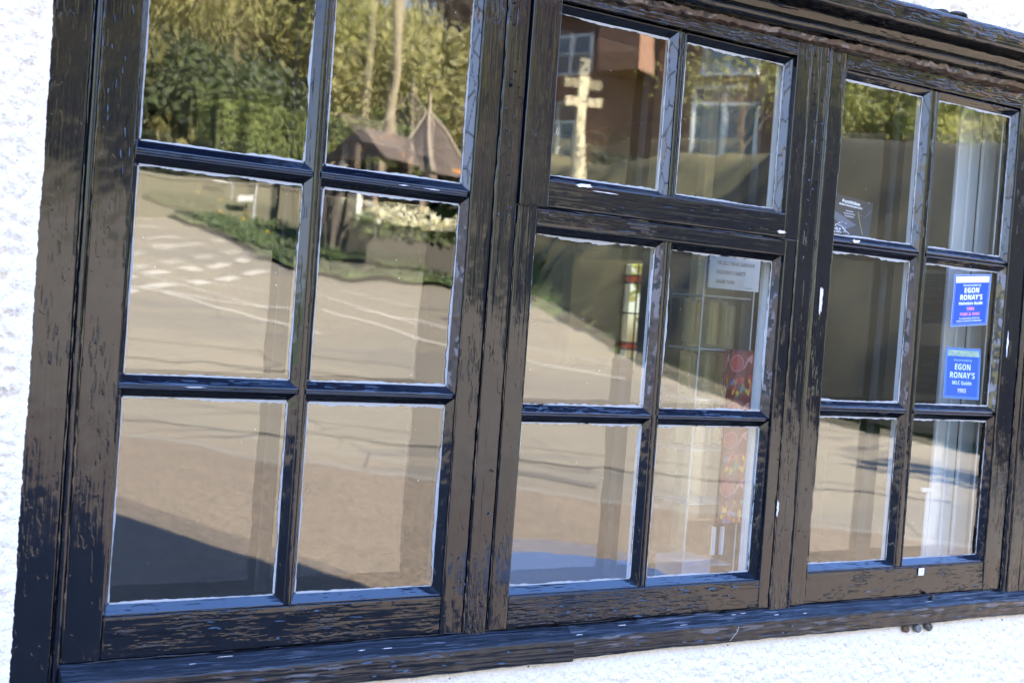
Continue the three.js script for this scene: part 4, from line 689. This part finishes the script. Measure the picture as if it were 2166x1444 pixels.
const bankTrees = [[19.2, 19.6, 3.8, 1.9, 'lime', { n: 1600, size: 0.035, twigs: 8, limbs: 7, thin: 0.45 }, 'young birch with thin yellow green leaves on the lawn before the brick house'], [24, 20, 3.4, 2.3, 'lime', { n: 9000, size: 0.05, limbs: 7, thin: 0.4 }, 'yellow green garden tree above the bank, reflected in the right sash'], [27.5, 20.2, 3.2, 2.4, 'yellow', { n: 9000, size: 0.05, limbs: 7, thin: 0.4 }, 'yellowish bushy tree at the far right above the bank'], [29.5, 17.8, 2.9, 2.3, 'lime', { n: 9000, size: 0.05, limbs: 7, thin: 0.4 }, 'green rounded tree nearest the second brick house'], [14.5, -2.2, 5.4, 2.0, 'dark', { n: 2200, size: 0.16 }, 'dark conifer tree beside the white house, casting a shadow on the road']];
for (const [x, z, h, r, p, o, label] of bankTrees) tree('garden_tree', label, x, z, h, r, p, o);
tree('garden_tree', 'leafy green tree behind the house, seen through the leaded window', 11.5, -9.2, 4.4, 2.6, 'lime', { n: 4000, size: 0.12 });

function hedge(label, pts, hgt, w, pal, n) {                        // clipped hedge along a line
  const t = thing('clipped_hedge', label, 'hedge'), core = [];
  for (let i = 0; i < pts.length - 1; i++) { const [x0, z0] = pts[i], [x1, z1] = pts[i + 1], L = Math.hypot(x1 - x0, z1 - z0), g = new THREE.BoxGeometry(L + 0.2, hgt - 0.2, w - 0.3, 1, 1, 1); g.rotateY(-Math.atan2(z1 - z0, x1 - x0)); g.translate((x0 + x1) / 2, land((x0 + x1) / 2, (z0 + z1) / 2) + hgt / 2 - 0.1, (z0 + z1) / 2); core.push(g); }
  put('stems', merge(core), matte(0.055, 0.062, 0.02), t);
  const g = leafGeo(n, () => { const i = Math.floor(rnd() * (pts.length - 1)), u = rnd(), x = pts[i][0] + (pts[i + 1][0] - pts[i][0]) * u, z = pts[i][1] + (pts[i + 1][1] - pts[i][1]) * u, d = [pts[i + 1][0] - pts[i][0], pts[i + 1][1] - pts[i][1]], l = Math.hypot(...d), f = rnd(); let y, s; if (f < 0.35) { y = hgt + 0.06 * N3(x * 2, z * 2, 1) + rr(-0.06, 0.06); s = rr(-0.5, 0.5) * w; } else { y = rnd() * hgt; s = (rnd() < 0.5 ? -0.5 : 0.5) * w * rr(0.9, 1.08); } return [x - d[1] / l * s, land(x, z) + y, z + d[0] / l * s]; }, n > 20000 ? 0.05 : 0.08, PAL[pal]);
  put('foliage', g, LEAF, t);
}
hedge('tall clipped green hedge above the low wall, reflected in the left panes', [[11.6, 30.6], [15, 31], [18.6, 31.4]], 2.6, 1.2, 'hedge', 34000);
hedge('low dark hedge above the retaining wall by the road sign', [[7.2, 29.6], [10, 29.7], [14.8, 30.0]], 1.35, 0.9, 'dark', 6000);
hedge('dark low hedge along the lawn before the brick house', [[23, 30], [26, 27], [29, 23], [31, 20]], 0.8, 0.8, 'dark', 5000);
{ // low rendered retaining wall
  const t = thing('retaining_wall', 'low tan rendered retaining wall behind the grass verge', 'wall'), P = [[6.0, 28.6], [9.3, 28.6], [13.2, 28.7], [15.5, 28.9]];
  for (let i = 0; i < P.length - 1; i++) { const [x0, z0] = P[i], [x1, z1] = P[i + 1], L = Math.hypot(x1 - x0, z1 - z0), y = rise(28.6) - 0.2; for (const [name, h0, h1, w, m] of [['wall_face', 0, 1.15, 0.3, matte(0.095, 0.088, 0.058)], ['coping', 1.152, 1.22, 0.38, matte(0.12, 0.11, 0.085)]]) { const g = new THREE.BoxGeometry(L - 0.004, h1 - h0, w); g.rotateY(-Math.atan2(z1 - z0, x1 - x0)); g.translate((x0 + x1) / 2, y + (h0 + h1) / 2, (z0 + z1) / 2); put(name, g, m, t); } }
}
{ // street name sign
  const t = thing('street_sign', 'small white street sign on a post before the low wall', 'sign'); t.position.set(11.75, rise(28.2), 28.2);
  put('sign_plate', rbox(-0.22, 0.22, 0.62, 0.75, -0.02, 0.02, 0.008), matte(0.42, 0.42, 0.4), t); put('post', new THREE.CylinderGeometry(0.03, 0.03, 1.0, 8).translate(0.28, 0.5, 0), matte(0.4, 0.4, 0.4), t);
}
{ // utility pole
  const t = thing('utility_pole', 'tall pale wooden utility pole behind the lychgate', 'pole'), z = 25.2, x = 13.85; t.position.set(x, rise(z) - 0.2, z);
  put('shaft', new THREE.CylinderGeometry(0.085, 0.12, 10.5, 14).translate(0, 5.25, 0), new THREE.MeshStandardMaterial({ map: tex(64, 512, (u, v) => mix3([0.20, 0.165, 0.10], [0.28, 0.24, 0.16], fb(u, v, 30, 6, 3, 800)), true), roughness: 0.85 }), t); put('crossarm', rbox(-0.8, 0.8, 9.6, 9.72, -0.06, 0.06, 0.01), BARK, t).rotation.y = 0.5;
}
{ // lychgate: tiled hipped roof on timber posts
  const t = thing('lychgate', 'small timber lychgate with pyramid tiled roof, reflected in the left sash', 'lychgate'), z = 24.2, x = 14.4; t.position.set(x, rise(z), z); t.rotation.y = -0.35;
  const TILE = new THREE.MeshStandardMaterial({ map: tex(256, 256, (u, v) => { const n = fb(u, v, 24, 24, 2, 820), o = fb(u, v, 9, 9, 3, 830); return mix3(mix3([0.060, 0.046, 0.036], [0.12, 0.095, 0.075], n), [0.34, 0.15, 0.03], sstep(0.66, 0.72, o)); }, true), roughness: 0.85 });
  const py = new THREE.ConeGeometry(1.18, 1.45, 4, 1); py.rotateY(Math.PI / 4); py.translate(0, 2.75, -0.1); put('roof', py, TILE, t);
  for (let k = 0; k < 4; k++) { const a = Math.PI / 4 + k * Math.PI / 2; put('hip_ridge', tube([Math.sin(a) * 1.18, 2.04, Math.cos(a) * 1.18 - 0.1], [0, 3.5, -0.1], 0.05, 0.045, 6), matte(0.24, 0.20, 0.15), t); }
  put('finial', tube([0, 3.4, -0.1], [0, 3.85, -0.1], 0.09, 0.02, 8), matte(0.24, 0.2, 0.15), t);
  const s = new THREE.Shape([new THREE.Vector2(-0.9, 2.1), new THREE.Vector2(0.9, 2.1), new THREE.Vector2(0, 2.75)]), rg = new THREE.ExtrudeGeometry(s, { depth: 1.5, bevelEnabled: false }); rg.rotateY(-Math.PI / 2); rg.translate(-0.5, 0, 0.3); put('side_roof', rg, TILE, t);
  for (const [px, pz] of [[-0.75, -0.8], [0.75, -0.8], [-0.75, 0.7], [0.75, 0.7], [-2.0, -0.4], [-2.0, 0.9]]) put('post', box(px - 0.08, px + 0.08, 0, 2.06, pz - 0.08, pz + 0.08), matte(0.16, 0.12, 0.085), t);
  for (let k = 0; k < 9; k++) put('board', box(-0.95 + k * 0.21, -0.77 + k * 0.21, 0.9, 1.85, 0.72 + (k % 2) * 0.012, 0.75 + (k % 2) * 0.012), matte(0.26 + 0.03 * (k % 3), 0.22 + 0.02 * (k % 3), 0.16), t);
  put('gable_wall', box(-2.1, -0.98, 0, 2.05, 0.6, 0.7), matte(0.07, 0.06, 0.05), t);
}
for (const [x, z, label] of [[12.75, 23.8, 'white marker post left of the lychgate, the nearer one'], [13.0, 24.6, 'white marker post left of the lychgate, the farther one']]) {
  const t = thing('marker_post', label, 'post', 'white posts by the lychgate'); t.position.set(x, rise(z), z); put('post_shaft', rbox(-0.05, 0.05, 0, 2.5, -0.05, 0.05, 0.01), matte(0.62, 0.6, 0.5), t); put('post_cap', new THREE.ConeGeometry(0.08, 0.08, 4).translate(0, 2.54, 0), matte(0.6, 0.58, 0.5), t);
}
{ // flowering bush in a planter
  const t = thing('flowering_bush', 'bush of creamy white flowers in a dark planter by the lychgate', 'bush'); t.position.set(13.1, rise(22), 22);
  put('planter', rbox(-1.25, 1.4, 0, 0.75, -0.4, 0.5, 0.03), matte(0.05, 0.045, 0.035), t);
  put('foliage', leafGeo(4200, () => [rr(-1.3, 1.35), 0.72 + Math.abs(gauss()) * 0.32, gauss() * 0.4], 0.05, PAL.green), LEAF, t);
  kind(put('blossom', leafGeo(1500, () => { const x = rr(-1.1, 1.3); return [x, 1.02 + Math.abs(gauss()) * 0.28, gauss() * 0.38 - 0.1]; }, 0.035, [[0.72, 0.68, 0.45], [0.75, 0.74, 0.62], [0.66, 0.6, 0.32]], { aspect: 0.9 }), LEAF, t), 'stuff');
}
{
  const pts = []; for (let i = 0; i < 9; i++) { const x = rr(10.4, 15), z = rr(22, 28); if (inside(x, z, VERGE)) pts.push([x, rise(z) + 0.38 + rr(-0.05, 0.08), z]); }
  kind(tag(put('daffodils', leafGeo(pts.length * 3, (i) => { const p = pts[i % pts.length]; return [p[0] + gauss() * 0.03, p[1] + gauss() * 0.02, p[2] + gauss() * 0.03]; }, 0.035, [[0.75, 0.55, 0.03], [0.7, 0.48, 0.02]], { aspect: 0.9 }), LEAF), 'yellow daffodils scattered over the grass verge', 'daffodils'), 'stuff');
  kind(tag(put('verge_grass', leafGeo(9000, () => { let x, z; do { x = rr(9.8, 18); z = rr(20.4, 30); } while (!inside(x, z, VERGE)); return [x, rise(z) + 0.16 + rnd() * 0.08, z]; }, 0.09, [[0.05, 0.085, 0.018], [0.08, 0.115, 0.026], [0.036, 0.066, 0.014]], { aspect: 0.15 }), LEAF), 'bright green grass on the verge across the road', 'grass'), 'stuff');
}
{ // stone memorial cross on the bank
  const t = thing('memorial_cross', 'pale stone memorial cross on a tapering shaft, reflected in the upper casement', 'memorial cross'), x = 17.14, z = 22.5, ST = new THREE.MeshStandardMaterial({ map: tex(128, 128, (u, v) => mix3([0.40, 0.35, 0.22], [0.52, 0.46, 0.30], fb(u, v, 16, 16, 3, 850)), true), roughness: 0.9 });
  t.position.set(x, land(x, z) - 1.5, z); t.rotation.y = 0.35;
  put('plinth', rbox(-0.4, 0.4, 0, 0.7, -0.4, 0.4, 0.03), ST, t);
  const sh = new THREE.CylinderGeometry(0.15, 0.25, 2.9, 4); sh.rotateY(Math.PI / 4); sh.translate(0, 2.15, 0); put('shaft', sh, ST, t);
  put('cross_head', merge([rbox(-0.11, 0.11, 3.58, 4.75, -0.09, 0.09, 0.02), rbox(-0.44, -0.112, 4.06, 4.28, -0.09, 0.09, 0.02), rbox(0.112, 0.44, 4.06, 4.28, -0.09, 0.09, 0.02)]), ST, t);
}
// two brick houses with white windows
const BRICKTEX = tex(512, 512, (u, v) => { const row = Math.floor(v * 32), off = (row % 2) * 0.5, cx = u * 12 + off, fx = cx - Math.floor(cx), fy = v * 32 - row; const j = fx < 0.05 || fy < 0.14; const k = PERM[(Math.floor(cx) % 12 * 31 + row * 97) & 65535] / 255; return j ? [0.22, 0.18, 0.15] : mix3([0.20, 0.105, 0.065], [0.31, 0.165, 0.10], k); }, true);
const BRICK = new THREE.MeshStandardMaterial({ map: BRICKTEX, roughness: 0.9 });
function uvbox(x0, x1, y0, y1, z0, z1, s = 2.6) { const g = box(x0, x1, y0, y1, z0, z1), p = g.attributes.position, n = g.attributes.normal, u = g.attributes.uv; for (let i = 0; i < p.count; i++) Math.abs(n.getX(i)) > 0.5 ? u.setXY(i, p.getZ(i) / s, p.getY(i) / s) : u.setXY(i, p.getX(i) / s, p.getY(i) / s); return g; }
function houseWindow(t, x, y, w, h, zf) {                            // on the wall facing local -z
  const f = put('window', merge([box(x - w / 2, x + w / 2, y - 0.13, y, zf - 0.09, zf - 0.005), box(x - w / 2, x + w / 2, y + h, y + h + 0.12, zf - 0.07, zf - 0.005), box(x - w / 2, x - w / 2 + 0.15, y + 0.001, y + h - 0.001, zf - 0.06, zf - 0.006), box(x + w / 2 - 0.15, x + w / 2, y + 0.001, y + h - 0.001, zf - 0.06, zf - 0.006), box(x - 0.08, x + 0.08, y + 0.001, y + h - 0.001, zf - 0.055, zf - 0.007)]), matte(0.85, 0.85, 0.83, 0.4), t);
  put('window_glass', box(x - w / 2 + 0.15, x + w / 2 - 0.15, y + 0.002, y + h - 0.002, zf - 0.03, zf - 0.012), new THREE.MeshPhysicalMaterial({ color: lin(0.16, 0.20, 0.25), roughness: 0.05, ior: 1.9 }), f);
}
function brickHouse(name, label, x, z, y, turn, w, d, h, wins) {
  const t = thing(name, label, 'house'); t.position.set(x, y, z); t.rotation.y = turn;
  put('wall', uvbox(-w / 2, w / 2, -1.5, h, 0, d), BRICK, t);
  const s = new THREE.Shape([new THREE.Vector2(-0.5, h - 0.05), new THREE.Vector2(d + 0.5, h - 0.05), new THREE.Vector2(d / 2, h + d * 0.42)]), g = new THREE.ExtrudeGeometry(s, { depth: w + 0.7, bevelEnabled: false }); g.rotateY(-Math.PI / 2); g.translate(w / 2 + 0.35, 0, 0); const rf = put('roof', g, matte(0.12, 0.07, 0.055), t);
  put('chimney', uvbox(w * 0.2, w * 0.2 + 0.9, h + d * 0.2, h + d * 0.42 + 1, d / 2 - 0.4, d / 2 + 0.4), BRICK, rf);
  for (const q of wins) houseWindow(t, ...q, 0);
  return t;
}
{
  // facade looks towards the road junction (mostly -x), so the sun only grazes it
  const hs = brickHouse('brick_house', 'red brick house with white windows on the terrace, reflected in the upper casement', 33.4, 42.0, 7.3, Math.PI / 2 - 0.40, 19, 9, 7.6, [[-3.2, 5.0, 2.1, 1.5], [4.3, 4.6, 2.3, 1.5], [4.2, 1.3, 2.8, 2.0], [7.6, 1.3, 1.6, 2.0], [-3.6, 1.0, 2.0, 1.8], [-7.5, 5.0, 1.8, 1.4], [8.2, 4.6, 1.6, 1.4]]);
  put('bay', uvbox(-1.0, 1.0, 4.6, 7.4, -1.5, -0.003), BRICK, hs);
  put('drainpipe', new THREE.CylinderGeometry(0.09, 0.09, 7.6, 10).translate(2.1, 3.8, -0.11), matte(0.015, 0.015, 0.016, 0.4), hs);
}
brickHouse('gabled_house', 'second brick house with sunlit front, at the far right above the bank', 42, 27, 6.2, 0.1, 9, 8, 5.4, [[2, 3.2, 1.8, 1.2], [-2, 3.2, 1.8, 1.2], [0, 0.4, 2, 1.5]]);

renderer.render(scene, camera);
